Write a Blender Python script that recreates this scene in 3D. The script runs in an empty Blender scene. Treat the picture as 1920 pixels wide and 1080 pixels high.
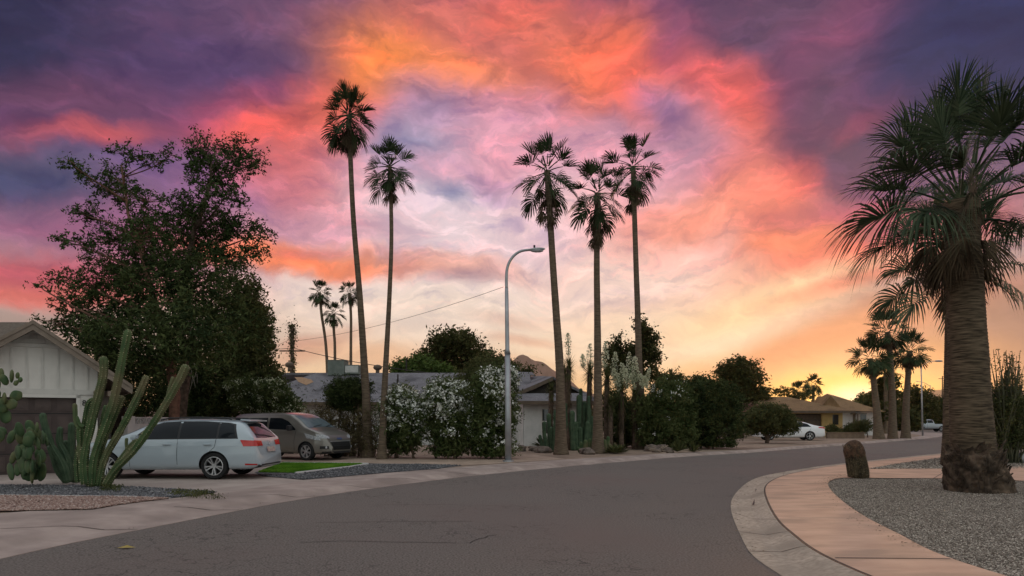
import bpy, bmesh, math, random
import numpy as np
from mathutils import Vector, Matrix, noise as mnoise
from mathutils.bvhtree import BVHTree
R = math.radians
SC = bpy.context.scene
COL = SC.collection

# ------------------------------------------------------------------ camera
F, HZ, CZ = 1280.0, 790.0, 1.5          # focal length and horizon in photo pixels, eye height in metres
cam_d = bpy.data.cameras.new("camera"); cam = bpy.data.objects.new("camera", cam_d); COL.objects.link(cam)
cam_d.sensor_width = 36; cam_d.lens = 24; cam_d.shift_y = (HZ - 540) / 1920
cam_d.clip_start = .05; cam_d.clip_end = 20000
cam.location = (0, 0, CZ); cam.rotation_euler = (R(90), 0, 0)
SC.camera = cam
SC.view_settings.view_transform = 'Standard'; SC.view_settings.look = 'None'
SC.view_settings.exposure = 0; SC.view_settings.gamma = 1

def lin(c):
    return tuple((v/255/12.92 if v/255 <= .04045 else ((v/255+.055)/1.055)**2.4) for v in c) + (1,)

# ------------------------------------------------------------------ world: dusk sky with lit clouds
SUN_AZ, SUN_EL = math.atan2(640, F), R(3.2)
w = bpy.data.worlds.new("World"); SC.world = w; w.use_nodes = True
nt = w.node_tree; nt.nodes.clear(); N = nt.nodes; L = nt.links
def nd(t, **k):
    n = N.new(t)
    for a, b in k.items(): setattr(n, a, b)
    return n
def mth(op, a, b=None, c=None):
    n = nd('ShaderNodeMath', operation=op)
    for i, v in enumerate((a, b, c)):
        if v is None: continue
        if isinstance(v, (int, float)): n.inputs[i].default_value = v
        else: L.new(v, n.inputs[i])
    return n.outputs[0]
def mixc(f, a, b, bt='MIX'):
    n = nd('ShaderNodeMix', data_type='RGBA', blend_type=bt)
    for s, v in ((n.inputs[0], f), (n.inputs[6], a), (n.inputs[7], b)):
        if isinstance(v, (int, float, tuple)): s.default_value = v
        else: L.new(v, s)
    return n.outputs[2]
def mrange(v, a, b, c=0., d=1., sm='SMOOTHSTEP'):
    n = nd('ShaderNodeMapRange', interpolation_type=sm)
    L.new(v, n.inputs[0]); n.inputs[1].default_value = a; n.inputs[2].default_value = b
    n.inputs[3].default_value = c; n.inputs[4].default_value = d
    return n.outputs[0]
tc = nd('ShaderNodeTexCoord'); D3 = tc.outputs['Generated']
sx = nd('ShaderNodeSeparateXYZ'); L.new(D3, sx.inputs[0])
az = mth('ARCTAN2', sx.outputs[0], sx.outputs[1]); el = mth('ARCSINE', sx.outputs[2])
cb = nd('ShaderNodeCombineXYZ'); L.new(az, cb.inputs[0]); L.new(el, cb.inputs[1])
def noise3(scale, detail=6, rough=.55, vec=D3, dist=0):
    n = nd('ShaderNodeTexNoise'); L.new(vec, n.inputs['Vector'])
    n.inputs['Scale'].default_value = scale; n.inputs['Detail'].default_value = detail; n.inputs['Roughness'].default_value = rough
    n.inputs['Distortion'].default_value = dist
    return n
def vmath(op, a, b=None, s=None):
    n = nd('ShaderNodeVectorMath', operation=op)
    for i, v in enumerate((a, b)):
        if v is None: continue
        if isinstance(v, tuple): n.inputs[i].default_value = v
        else: L.new(v, n.inputs[i])
    if s is not None: n.inputs['Scale'].default_value = s
    return n.outputs[0]
w1 = vmath('SCALE', vmath('SUBTRACT', noise3(2.6, 3, .45).outputs['Color'], (.5, .5, .5)), None, .06)
w2 = vmath('SCALE', vmath('SUBTRACT', noise3(6.5, 8, .62).outputs['Color'], (.5, .5, .5)), None, .085)
warp = vmath('MULTIPLY', vmath('ADD', w1, w2), (1, 1, 0))
P2 = vmath('ADD', cb.outputs[0], warp)
P1 = vmath('ADD', cb.outputs[0], vmath('SCALE', warp, None, .35))
def azel(x, y):
    a = math.atan2(x-960, F); e = math.atan2(HZ-y, math.hypot(x-960, F)); return a, e
# base: elevation ramp
s2 = nd('ShaderNodeSeparateXYZ'); L.new(P1, s2.inputs[0])
ramp = nd('ShaderNodeValToRGB'); cr = ramp.color_ramp
L.new(mrange(s2.outputs[1], -.02, .62, 0, 1, 'LINEAR'), ramp.inputs[0])
stops = [(0, (215,150,90)), (.10, (244,200,146)), (.19, (248,220,190)), (.32, (243,222,212)), (.45, (230,190,192)),
         (.62, (196,124,142)), (.80, (138,84,120)), (1, (92,66,104))]
while len(cr.elements) > 1: cr.elements.remove(cr.elements[0])
cr.elements[0].position = 0; cr.elements[0].color = lin(stops[0][1])
for p, c in stops[1:]:
    e = cr.elements.new(p); e.color = lin(c)
col = ramp.outputs[0]
# cloud masses: x, y, rx, ry, tilt (ccw deg), colour, strength
CL = [
 (-50,600,620,110,0,(150,128,126),.8),(40,680,330,70,0,(170,138,118),.6),(420,610,260,90,0,(205,180,165),.6),
 (150,100,820,330,12,(78,62,104),1.0),(60,0,520,260,5,(34,38,68),1.0),(250,60,420,160,8,(44,46,80),.9),
 (30,340,520,120,-4,(66,72,108),1.0),(300,300,360,90,-6,(78,76,124),.7),
 (480,60,420,230,0,(88,68,104),1.0),(350,150,330,130,20,(84,62,106),.8),(600,20,300,130,0,(112,78,108),.9),
 (130,190,360,90,12,(116,70,100),.7),(60,250,260,40,8,(136,66,94),.5),(190,243,170,34,16,(200,92,100),.9),(60,500,520,75,2,(196,92,104),1.0),(110,430,420,60,0,(136,88,126),.9),(60,540,400,30,3,(226,104,92),.7),
 (390,350,260,150,25,(140,94,138),.8),(300,450,300,90,0,(160,96,130),.7),(440,200,200,60,25,(176,78,100),.7),
 (570,250,230,90,35,(206,98,98),.9),(660,190,220,110,30,(224,106,86),.9),(480,235,150,55,15,(234,98,86),.85),(380,190,160,60,20,(130,72,108),.5),
 (830,130,330,160,-8,(246,136,82),1.0),(780,130,220,100,-8,(254,142,64),1.0),(1010,50,330,170,-10,(222,112,94),1.0),(880,70,240,70,-15,(206,112,104),.8),
 (900,170,300,90,-15,(246,140,96),.8),(1080,130,150,120,-40,(250,132,92),.8),
 (850,215,210,90,-15,(150,124,158),1.0),(990,250,230,130,-5,(208,138,160),.9),(790,260,200,90,0,(160,134,172),.8),(960,200,160,60,0,(200,130,150),.6),
 (520,400,240,120,15,(176,116,150),.8),(600,350,170,130,20,(226,128,130),.75),(540,300,140,80,25,(220,110,110),.5),
 (870,380,340,200,0,(214,198,214),.95),(790,300,150,70,0,(130,136,172),.9),(870,320,190,50,-5,(226,168,184),.7),(830,450,320,130,0,(236,214,218),.9),(900,330,60,34,-30,(108,122,160),.7),(845,352,60,30,0,(124,134,170),.75),
 (600,440,260,70,5,(206,150,168),.8),(640,492,420,46,-2,(246,146,108),1.0),(520,484,260,36,-2,(250,134,92),.9),(850,500,330,40,-6,(236,178,164),.8),(600,476,160,16,4,(190,110,120),.5),
 (960,300,200,120,-30,(228,158,176),.8),(1120,340,280,200,0,(220,164,184),.85),(1040,420,240,130,0,(238,204,208),.85),
 (1350,40,460,240,0,(98,66,98),1.0),(1600,110,420,330,-20,(96,70,98),1.0),(1230,70,180,100,-30,(150,82,112),.8),
 (1130,110,120,150,-70,(246,120,86),1.0),(1190,170,210,80,-48,(246,112,88),1.0),(1320,180,230,90,-20,(206,90,102),.9),(1270,215,170,60,-40,(248,118,90),.9),(1400,290,250,120,-52,(244,114,98),1.0),
 (1450,370,170,110,-65,(240,122,106),.95),(1340,340,200,110,-40,(224,140,152),.8),(1380,200,150,70,-20,(228,96,96),.7),
 (1560,300,190,260,0,(94,66,98),1.0),(1660,380,300,110,5,(104,62,104),1.0),(1494,362,62,60,0,(236,92,94),1.0),(1500,230,110,190,5,(118,64,104),.8),
 (1270,260,160,110,-35,(142,132,168),.6),(1245,210,110,50,-30,(150,110,150),.8),(1610,100,200,150,55,(146,76,112),.9),(1575,240,150,200,0,(92,70,94),.85),(1700,195,180,44,30,(206,84,102),.95),(1640,180,160,80,40,(150,74,110),.6),
 (1800,60,330,220,30,(44,52,94),1.0),(1900,160,280,220,0,(28,48,90),1.0),(1760,20,160,100,40,(66,56,98),.5),(1860,60,260,200,0,(32,44,86),.9),(1880,380,240,160,0,(104,80,116),.8),
 (1360,460,420,110,-12,(236,146,130),.9),(1430,400,180,90,-25,(240,124,106),.8),(1250,470,200,60,-5,(232,184,186),.7),(1350,525,230,34,-4,(238,196,180),.7),(1290,430,240,80,10,(248,154,132),.8),(1560,500,380,80,10,(234,112,98),1.0),(1640,440,260,50,-3,(176,80,108),.9),(1500,470,160,40,0,(250,136,100),.7),
 (1290,560,360,60,5,(246,196,170),.7),(1240,620,420,90,0,(247,222,192),.8),(1440,575,360,60,14,(246,208,166),1.0),(1160,520,280,90,0,(244,214,202),.85),(1620,525,240,26,12,(222,110,98),.8),
 (1760,560,330,60,8,(156,112,118),1.0),(1880,650,280,150,0,(138,110,106),.95),(1560,640,330,46,17,(198,130,106),1.0),(1430,682,150,26,12,(200,134,106),.7),(1650,600,200,30,14,(214,156,130),.6),
 (880,520,110,26,0,(176,140,150),.75),(930,600,120,22,-8,(214,160,138),.8),(860,690,220,36,0,(236,152,110),.75),(980,640,130,18,-5,(226,168,138),.6),(800,590,360,90,0,(241,222,206),.8),
 (600,650,160,36,20,(214,160,134),.75),(560,640,70,24,10,(200,142,122),.6),(700,665,200,40,0,(238,182,140),.6),
 (1480,700,330,60,0,(232,176,108),.85),(1590,738,400,80,0,(236,172,84),1.0),(1840,610,330,190,0,(138,108,108),1.0),(1740,690,200,80,0,(186,130,88),.8),(1545,645,380,74,17,(190,122,100),1.0),(1608,742,210,66,0,(255,196,80),1.0),(1606,744,84,40,0,(255,238,200),1.0),
]
for i, (x, y, rx, ry, rot, c, st) in enumerate(CL):
    a, e = azel(x, y)
    m = nd('ShaderNodeMapping', vector_type='TEXTURE'); L.new(P1 if ry < 30 or y > 560 else P2, m.inputs[0])
    m.inputs['Location'].default_value = (a, e, 0); m.inputs['Rotation'].default_value = (0, 0, R(rot))
    m.inputs['Scale'].default_value = (rx/1400, ry/1400, 1)
    g = nd('ShaderNodeTexGradient', gradient_type='SPHERICAL'); L.new(m.outputs[0], g.inputs[0])
    col = mixc(mrange(g.outputs['Fac'], 0, .9, 0, st), col, lin(c))
# fine wisps of the cloud texture
wm = nd('ShaderNodeMapping'); L.new(P2, wm.inputs[0]); wm.inputs['Scale'].default_value = (5, 13, 1); wm.inputs['Rotation'].default_value = (0, 0, R(-14))
wn = noise3(1.8, 9, .62, wm.outputs[0], .4)
wm2 = nd('ShaderNodeMapping'); L.new(P2, wm2.inputs[0]); wm2.inputs['Scale'].default_value = (9, 22, 1); wm2.inputs['Rotation'].default_value = (0, 0, R(18)); wm2.inputs['Location'].default_value = (3, 7, 0)
wn2 = noise3(1.6, 8, .6, wm2.outputs[0], .8)
hi_ = mrange(el, R(5), R(13))
col = mixc(mth('MULTIPLY', mrange(wn.outputs[0], .48, .32, 0, .6), hi_), col, mixc(1.0, col, (.60, .62, .84, 1), 'MULTIPLY'))
col = mixc(mth('MULTIPLY', mrange(wn2.outputs[0], .48, .34, 0, .45), hi_), col, mixc(1.0, col, (.72, .74, .88, 1), 'MULTIPLY'))
col = mixc(mrange(wn.outputs[0], .52, .70, 0, 1), col, (1.32, 1.06, 1.0, 1), 'MULTIPLY') if False else col
gl = mth('MULTIPLY', mrange(wn.outputs[0], .50, .66, 0, .8), hi_)
col = mixc(gl, col, mixc(1.0, col, (1.35, 1.12, 1.08, 1), 'MULTIPLY'))
gl2 = mth('MULTIPLY', mrange(wn2.outputs[0], .50, .64, 0, .8), hi_)
col = mixc(gl2, col, mixc(1.0, col, (1.22, 1.16, 1.16, 1), 'MULTIPLY'))
low = mixc(mrange(wn2.outputs[0], .35, .65, 0, 1), (.93, .92, .92, 1), (1.06, 1.05, 1.04, 1))
col = mixc(1.0, col, low, 'MULTIPLY')
# the open sky overhead and behind the viewer is clear and paler than the lit cloud bank
up = mrange(el, R(34), R(58)); bk = mrange(sx.outputs[1], .25, -.35)
fac = mth('MAXIMUM', up, bk)
clear = mixc(mrange(el, 0, R(70)), (.66, .71, .68, 1), (.76, .81, .83, 1))
col = mixc(fac, col, clear)
sky = nd('ShaderNodeTexSky', sky_type='NISHITA'); sky.sun_disc = False; sky.sun_elevation = SUN_EL; sky.sun_rotation = SUN_AZ
col = mixc(1.0, col, vmath('SCALE', sky.outputs[0], None, .003), 'ADD')
bg = nd('ShaderNodeBackground'); L.new(col, bg.inputs[0]); bg.inputs[1].default_value = 1.0
wo = nd('ShaderNodeOutputWorld'); L.new(bg.outputs[0], wo.inputs[0])

# low sun behind the far houses
sl = bpy.data.lights.new("sun", 'SUN'); sl.energy = 1.0; sl.angle = R(1.5); sl.color = (1, .55, .22)
so = bpy.data.objects.new("sun", sl); COL.objects.link(so)
sd = Vector((math.sin(SUN_AZ)*math.cos(SUN_EL), math.cos(SUN_AZ)*math.cos(SUN_EL), math.sin(SUN_EL)))
so.rotation_euler = (-sd).to_track_quat('-Z', 'Y').to_euler()
so.location = (20, 40, 20)

# ------------------------------------------------------------------ helpers
def G(px, py, z=0.0):                    # a point of the ground (height z) seen at this place of the photo
    d = F*(CZ-z)/(py-HZ); return Vector(((px-960)*d/F, d, z))
def W(px, py, d):                        # a point at distance d
    return Vector(((px-960)*d/F, d, CZ+(HZ-py)*d/F))
ORG = {}
def fin(name, me, mats, parent, org):
    o = bpy.data.objects.new(name, me); COL.objects.link(o)
    for m in (mats if isinstance(mats, (list, tuple)) else [mats]): me.materials.append(m)
    if parent is not None: o.parent = parent
    ORG[o] = org
    return o
class MB:
    def __init__(s): s.v = []; s.f = []; s.n = 0; s.mi = []
    def add(s, v, f, mi=0):
        k = s.n; s.v.extend(tuple(p) for p in v); s.f.extend([tuple(i+k for i in q) for q in f]); s.mi.extend([mi]*len(f)); s.n += len(v)
    def box(s, c, d, rz=0, ry=0, mi=0, bev=0):
        M = Matrix.Translation(Vector(c)) @ Matrix.Rotation(rz, 4, 'Z') @ Matrix.Rotation(ry, 4, 'Y')
        x, y, z = d[0]/2, d[1]/2, d[2]/2
        v = [M @ Vector(p) for p in ((-x,-y,-z),(x,-y,-z),(x,y,-z),(-x,y,-z),(-x,-y,z),(x,-y,z),(x,y,z),(-x,y,z))]
        s.add(v, [(0,3,2,1),(4,5,6,7),(0,1,5,4),(1,2,6,5),(2,3,7,6),(3,0,4,7)], mi)
    def hexa(s, b, t, mi=0):             # quad prism between two quads
        s.add(list(b)+list(t), [(0,3,2,1),(4,5,6,7),(0,1,5,4),(1,2,6,5),(2,3,7,6),(3,0,4,7)], mi)
    def poly(s, pts, mi=0): s.add(pts, [tuple(range(len(pts)))], mi)
    def extr(s, pts, d, mi=0):           # polygon extruded by vector d
        n = len(pts); d = Vector(d); q = [Vector(p) for p in pts]
        s.add(q+[p+d for p in q], [tuple(range(n))[::-1], tuple(range(n, 2*n))]+[(i, (i+1) % n, n+(i+1) % n, n+i) for i in range(n)], mi)
    def tube(s, pts, rad, n=8, mi=0, ribs=0, depth=.2, cap=True):
        pts = [Vector(p) for p in pts]; m = len(pts)
        if isinstance(rad, (int, float)): rad = [rad]*m
        v = []; prev = None
        for i, p in enumerate(pts):
            t = (pts[min(i+1, m-1)]-pts[max(i-1, 0)])
            if t.length < 1e-9: t = Vector((0, 0, 1))
            t.normalize()
            if prev is None:
                a = t.cross(Vector((0, 1, 0)) if abs(t.y) < .9 else Vector((1, 0, 0))).normalized()
            else:
                a = (prev-t*prev.dot(t)).normalized()
            prev = a; b = t.cross(a)
            for k in range(n):
                ang = 2*math.pi*k/n; r = rad[i]
                if ribs: r *= 1-depth*(.5-.5*math.cos(ang*ribs))
                v.append(p+(a*math.cos(ang)+b*math.sin(ang))*r)
        f = [(i*n+k, i*n+(k+1) % n, (i+1)*n+(k+1) % n, (i+1)*n+k) for i in range(m-1) for k in range(n)]
        if cap: f += [tuple(range(n))[::-1], tuple(range((m-1)*n, m*n))]
        s.add(v, f, mi)
    def blob(s, c, r, sub=2, jit=.0, seed=0, M=None, mi=0, sc=1.5):
        bm = bmesh.new(); bmesh.ops.create_icosphere(bm, subdivisions=sub, radius=1)
        c = Vector(c); v = []
        for q in bm.verts:
            k = 1+jit*mnoise.noise(q.co*sc+Vector((seed*3.7, seed, 0)))*2
            p = Vector((q.co.x*r[0], q.co.y*r[1], q.co.z*r[2]))*k
            v.append((M @ p if M else p)+c)
        s.add(v, [tuple(x.index for x in q.verts) for q in bm.faces], mi); bm.free()
    def build(s, name, mats, parent=None, smooth=False, local=False, angle=None):
        org = Vector((0, 0, 0))
        if parent is not None: org = ORG.get(parent, Vector((0, 0, 0)))
        v = s.v if (local or parent is None) else [(p[0]-org[0], p[1]-org[1], p[2]-org[2]) for p in s.v]
        me = bpy.data.meshes.new(name); me.from_pydata(v, [], s.f)
        if any(s.mi): me.polygons.foreach_set('material_index', s.mi)
        if smooth: me.polygons.foreach_set('use_smooth', [True]*len(me.polygons))
        me.update()
        if angle: me.set_sharp_from_angle(angle=R(angle))
        return fin(name, me, mats, parent, org)
def tag(o, label=None, cat=None, group=None, kind=None):
    if label: o['label'] = label
    if cat: o['category'] = cat
    if group: o['group'] = group
    if kind: o['kind'] = kind
    return o
def thing(name, label, cat, loc=(0,0,0), group=None, rz=0):
    o = bpy.data.objects.new(name, None); COL.objects.link(o); o.location = loc; o.rotation_euler = (0, 0, rz); o.empty_display_size = .2
    ORG[o] = Vector(loc); return tag(o, label, cat, group)

# ------------------------------------------------------------------ materials
def mat(name, c1, c2=None, rough=.8, scale=5, detail=5, bump=0, bscale=None, spec=.3, metal=0, coat=0, lo=.35, hi=.65, stretch=None, trans=0, island=False, c3=None, s3=.6, dist=0):
    m = bpy.data.materials.new(name); m.use_nodes = True
    t = m.node_tree; p = t.nodes['Principled BSDF']; lk = t.links.new
    p.inputs['Roughness'].default_value = rough; p.inputs['Metallic'].default_value = metal
    p.inputs['Specular IOR Level'].default_value = spec; p.inputs['Coat Weight'].default_value = coat; p.inputs['Coat Roughness'].default_value = .06
    c1 = tuple(c1)+(1,); c2 = tuple(c2)+(1,) if c2 else tuple(min(1, v*1.25) for v in c1[:3])+(1,)
    tcn = t.nodes.new('ShaderNodeTexCoord'); vec = tcn.outputs['Object']
    if stretch:
        mp = t.nodes.new('ShaderNodeMapping'); mp.inputs['Scale'].default_value = stretch; lk(vec, mp.inputs[0]); vec = mp.outputs[0]
    nz = t.nodes.new('ShaderNodeTexNoise'); nz.inputs['Scale'].default_value = scale; nz.inputs['Detail'].default_value = detail; nz.inputs['Distortion'].default_value = dist
    lk(vec, nz.inputs['Vector'])
    mr = t.nodes.new('ShaderNodeMapRange'); mr.inputs[1].default_value = lo; mr.inputs[2].default_value = hi; lk(nz.outputs[0], mr.inputs[0])
    fac = mr.outputs[0]
    if island:
        ge = t.nodes.new('ShaderNodeNewGeometry'); ad = t.nodes.new('ShaderNodeMath'); ad.operation = 'ADD'; ad.use_clamp = True
        mu = t.nodes.new('ShaderNodeMath'); mu.operation = 'MULTIPLY_ADD'; mu.inputs[1].default_value = 1.0; mu.inputs[2].default_value = -.5
        lk(ge.outputs['Random Per Island'], mu.inputs[0]); lk(mu.outputs[0], ad.inputs[0]); lk(fac, ad.inputs[1]); fac = ad.outputs[0]
    mx = t.nodes.new('ShaderNodeMix'); mx.data_type = 'RGBA'; mx.inputs[6].default_value = c1; mx.inputs[7].default_value = c2; lk(fac, mx.inputs[0])
    out = mx.outputs[2]
    if c3:
        n3 = t.nodes.new('ShaderNodeTexNoise'); n3.inputs['Scale'].default_value = s3; n3.inputs['Detail'].default_value = 4; lk(vec, n3.inputs['Vector'])
        r3 = t.nodes.new('ShaderNodeMapRange'); r3.inputs[1].default_value = .48; r3.inputs[2].default_value = .66; lk(n3.outputs[0], r3.inputs[0])
        m3 = t.nodes.new('ShaderNodeMix'); m3.data_type = 'RGBA'; lk(r3.outputs[0], m3.inputs[0]); lk(out, m3.inputs[6]); m3.inputs[7].default_value = tuple(c3)+(1,); out = m3.outputs[2]
    lk(out, p.inputs['Base Color'])
    if bump:
        nb = t.nodes.new('ShaderNodeTexNoise'); nb.inputs['Scale'].default_value = bscale or scale*4; nb.inputs['Detail'].default_value = 4; lk(vec, nb.inputs['Vector'])
        bp = t.nodes.new('ShaderNodeBump'); bp.inputs['Strength'].default_value = bump; bp.inputs['Distance'].default_value = .02; lk(nb.outputs[0], bp.inputs['Height']); lk(bp.outputs[0], p.inputs['Normal'])
    if trans:
        tr = t.nodes.new('ShaderNodeBsdfTranslucent'); lk(out, tr.inputs[0]); ms = t.nodes.new('ShaderNodeMixShader'); ms.inputs[0].default_value = trans
        lk(p.outputs[0], ms.inputs[1]); lk(tr.outputs[0], ms.inputs[2]); lk(ms.outputs[0], t.nodes['Material Output'].inputs[0])
    m['p'] = 1
    return m
def nodes_of(m): return m.node_tree, m.node_tree.nodes['Principled BSDF']

def vor_mat(name, cols, scale, bump=.6, rough=.85):     # pebbles: one tone per voronoi cell
    m = bpy.data.materials.new(name); m.use_nodes = True; t, p = nodes_of(m); lk = t.links.new
    p.inputs['Roughness'].default_value = rough; p.inputs['Specular IOR Level'].default_value = .2
    tcn = t.nodes.new('ShaderNodeTexCoord'); v = t.nodes.new('ShaderNodeTexVoronoi'); v.inputs['Scale'].default_value = scale; lk(tcn.outputs['Object'], v.inputs['Vector'])
    sp = t.nodes.new('ShaderNodeSeparateColor'); lk(v.outputs['Color'], sp.inputs[0])
    rp = t.nodes.new('ShaderNodeValToRGB'); rp.color_ramp.interpolation = 'CONSTANT'; els = rp.color_ramp.elements
    els[0].color = tuple(cols[0])+(1,); els[1].position = 1/len(cols); els[1].color = tuple(cols[1])+(1,)
    for i, c in enumerate(cols[2:]): e = els.new((i+2)/len(cols)); e.color = tuple(c)+(1,)
    lk(sp.outputs[0], rp.inputs[0]); lk(rp.outputs[0], p.inputs['Base Color'])
    bp = t.nodes.new('ShaderNodeBump'); bp.invert = True; bp.inputs['Strength'].default_value = bump; bp.inputs['Distance'].default_value = .03
    lk(v.outputs['Distance'], bp.inputs['Height']); lk(bp.outputs[0], p.inputs['Normal'])
    return m

M_asph = mat('asphalt', (.076, .067, .060), (.24, .206, .186), rough=.8, scale=42, detail=12, bump=.8, bscale=120, c3=(.165, .128, .116), s3=.16, lo=.34, hi=.66)
def add_cracks(m):
    t, p = nodes_of(m); lk = t.links.new
    tcn = t.nodes.new('ShaderNodeTexCoord')
    nz = t.nodes.new('ShaderNodeTexNoise'); nz.inputs['Scale'].default_value = 3; nz.inputs['Detail'].default_value = 6; lk(tcn.outputs['Object'], nz.inputs['Vector'])
    va = t.nodes.new('ShaderNodeVectorMath'); va.operation = 'SCALE'; va.inputs['Scale'].default_value = .5; lk(nz.outputs['Color'], va.inputs[0])
    vb = t.nodes.new('ShaderNodeVectorMath'); lk(va.outputs[0], vb.inputs[0]); lk(tcn.outputs['Object'], vb.inputs[1])
    v = t.nodes.new('ShaderNodeTexVoronoi'); v.feature = 'DISTANCE_TO_EDGE'; v.inputs['Scale'].default_value = 3.2; lk(vb.outputs[0], v.inputs['Vector'])
    r1 = t.nodes.new('ShaderNodeMapRange'); r1.inputs[1].default_value = .0; r1.inputs[2].default_value = .035; r1.inputs[3].default_value = 1; r1.inputs[4].default_value = 0; lk(v.outputs['Distance'], r1.inputs[0])
    n2 = t.nodes.new('ShaderNodeTexNoise'); n2.inputs['Scale'].default_value = .4; n2.inputs['Detail'].default_value = 3; lk(tcn.outputs['Object'], n2.inputs['Vector'])
    r2 = t.nodes.new('ShaderNodeMapRange'); r2.inputs[1].default_value = .45; r2.inputs[2].default_value = .62; lk(n2.outputs[0], r2.inputs[0])
    mu = t.nodes.new('ShaderNodeMath'); mu.operation = 'MULTIPLY'; lk(r1.outputs[0], mu.inputs[0]); lk(r2.outputs[0], mu.inputs[1])
    mm = t.nodes.new('ShaderNodeMath'); mm.operation = 'MULTIPLY'; mm.inputs[1].default_value = .8; lk(mu.outputs[0], mm.inputs[0])
    src = p.inputs['Base Color'].links[0].from_socket
    mx = t.nodes.new('ShaderNodeMix'); mx.data_type = 'RGBA'; lk(mm.outputs[0], mx.inputs[0]); lk(src, mx.inputs[6]); mx.inputs[7].default_value = (.02, .018, .018, 1)
    lk(mx.outputs[2], p.inputs['Base Color'])
add_cracks(M_asph)
M_crack = mat('crack_seal', (.018, .016, .017), rough=.6)
M_conc = mat('tan_concrete', (.29, .23, .205), (.40, .32, .285), scale=2.2, detail=9, bump=.25, bscale=60, rough=.85, c3=(.23, .18, .16), s3=.5)
M_conc2 = mat('pink_sidewalk', (.52, .325, .235), (.64, .41, .30), scale=1.6, detail=9, bump=.2, bscale=70, rough=.85, c3=(.43, .285, .21), s3=.9, stretch=(1, 2, 1))
M_kerb = mat('grey_gutter_concrete', (.34, .275, .22), (.52, .42, .34), scale=18, detail=8, bump=.5, bscale=90, rough=.9, c3=(.32, .26, .21), s3=.8)
M_joint = mat('joint_dirt', (.09, .07, .06), rough=.95)
M_drive = mat('driveway_concrete', (.29, .235, .21), (.39, .32, .285), scale=1.4, detail=8, bump=.2, bscale=60, rough=.85, c3=(.25, .20, .18), s3=.35)
M_dirt = mat('desert_dirt', (.22, .16, .12), (.34, .25, .19), scale=3, detail=9, bump=.6, bscale=30, rough=.95, c3=(.18, .13, .1), s3=.3)
M_farland = mat('far_ground', (.16, .13, .08), (.22, .17, .11), scale=.05, rough=1)
M_grav = vor_mat('grey_gravel', [(.12,.10,.085),(.22,.19,.16),(.32,.28,.24),(.17,.145,.125),(.42,.37,.32),(.26,.225,.19)], 55)
M_gravd = vor_mat('slate_gravel', [(.055,.055,.06),(.095,.095,.10),(.15,.148,.155),(.072,.07,.075),(.22,.215,.22)], 26)
M_gravr = vor_mat('red_gravel', [(.24,.15,.12),(.34,.23,.19),(.18,.115,.095),(.42,.31,.27),(.28,.18,.15)], 26)
M_lawn = mat('turf', (.075, .20, .012), (.15, .32, .025), scale=5, bump=.8, bscale=150, rough=.9)
M_white = mat('painted_white', (.60, .575, .54), (.68, .65, .61), scale=2, rough=.6, bump=.1)
M_white2 = mat('white_block', (.55, .54, .53), (.64, .62, .61), scale=3, rough=.8, bump=.3, bscale=25)
M_trim = mat('brown_trim', (.10, .075, .055), (.14, .10, .075), scale=5, rough=.7)
M_fascia = mat('fascia_paint', (.17, .135, .105), (.22, .175, .14), scale=4, rough=.6)
M_gdoor = mat('dark_garage_door', (.055, .038, .036), (.075, .052, .048), scale=3, rough=.5)
M_black = mat('black', (.012, .012, .012), rough=.6)
M_dark = mat('dark_parts_and_shade', (.03, .025, .022), rough=.8)
def shingle(name, c1, c2):
    m = mat(name, c1, c2, scale=14, detail=6, rough=.95, bump=.6, bscale=30, c3=tuple(v*.7 for v in c1), s3=.7)
    t, p = nodes_of(m); lk = t.links.new; src = p.inputs['Base Color'].links[0].from_socket
    tcn = t.nodes.new('ShaderNodeTexCoord'); b = t.nodes.new('ShaderNodeTexBrick'); lk(tcn.outputs['Object'], b.inputs['Vector']); b.inputs['Scale'].default_value = 3.2
    b.inputs['Color1'].default_value = (1, 1, 1, 1); b.inputs['Color2'].default_value = (.72, .72, .72, 1); b.inputs['Mortar'].default_value = (.45, .45, .45, 1); b.inputs['Mortar Size'].default_value = .015
    mx = t.nodes.new('ShaderNodeMix'); mx.data_type = 'RGBA'; mx.blend_type = 'MULTIPLY'; mx.inputs[0].default_value = .8
    lk(src, mx.inputs[6]); lk(b.outputs['Color'], mx.inputs[7]); lk(mx.outputs[2], p.inputs['Base Color'])
    return m
M_roofg = shingle('grey_shingle', (.15, .145, .16), (.24, .23, .25))
M_roofb = shingle('brown_shingle_sunglow', (.20, .12, .06), (.30, .19, .10))  # brown shingles, warmed in colour for the low sun's glow
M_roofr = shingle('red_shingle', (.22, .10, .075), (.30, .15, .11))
M_tan = mat('tan_stucco_sunglow', (.50, .34, .13), (.58, .40, .17), scale=3, rough=.9, bump=.2)  # tan stucco, yellowed so its colour carries the sun's glow
M_glass = mat('window_glass', (.02, .024, .028), (.03, .035, .04), rough=.04, spec=.8, scale=1)
M_cglass = mat('car_glass', (.010, .012, .016), (.014, .018, .022), rough=.03, spec=.16, scale=1)
M_metal = mat('galvanised_steel', (.30, .31, .33), (.40, .41, .43), rough=.45, metal=.6, scale=3)
M_green = mat('cooler_paint', (.12, .14, .125), (.17, .19, .17), rough=.7, scale=3)
M_bark = mat('palm_bark', (.036, .026, .016), (.17, .125, .082), scale=3.0, detail=9, rough=.95, bump=1.0, bscale=7, stretch=(1.3, 1.3, 14))
M_barkd = mat('palm_bark_far', (.09, .066, .045), (.17, .125, .088), scale=4, detail=6, rough=.95, bump=.6, bscale=9, stretch=(1, 1, 6))
M_boot = mat('palm_boot_bark', (.04, .028, .02), (.15, .105, .075), scale=5, detail=8, rough=1, bump=1.0, bscale=14, lo=.4, hi=.7)
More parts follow.
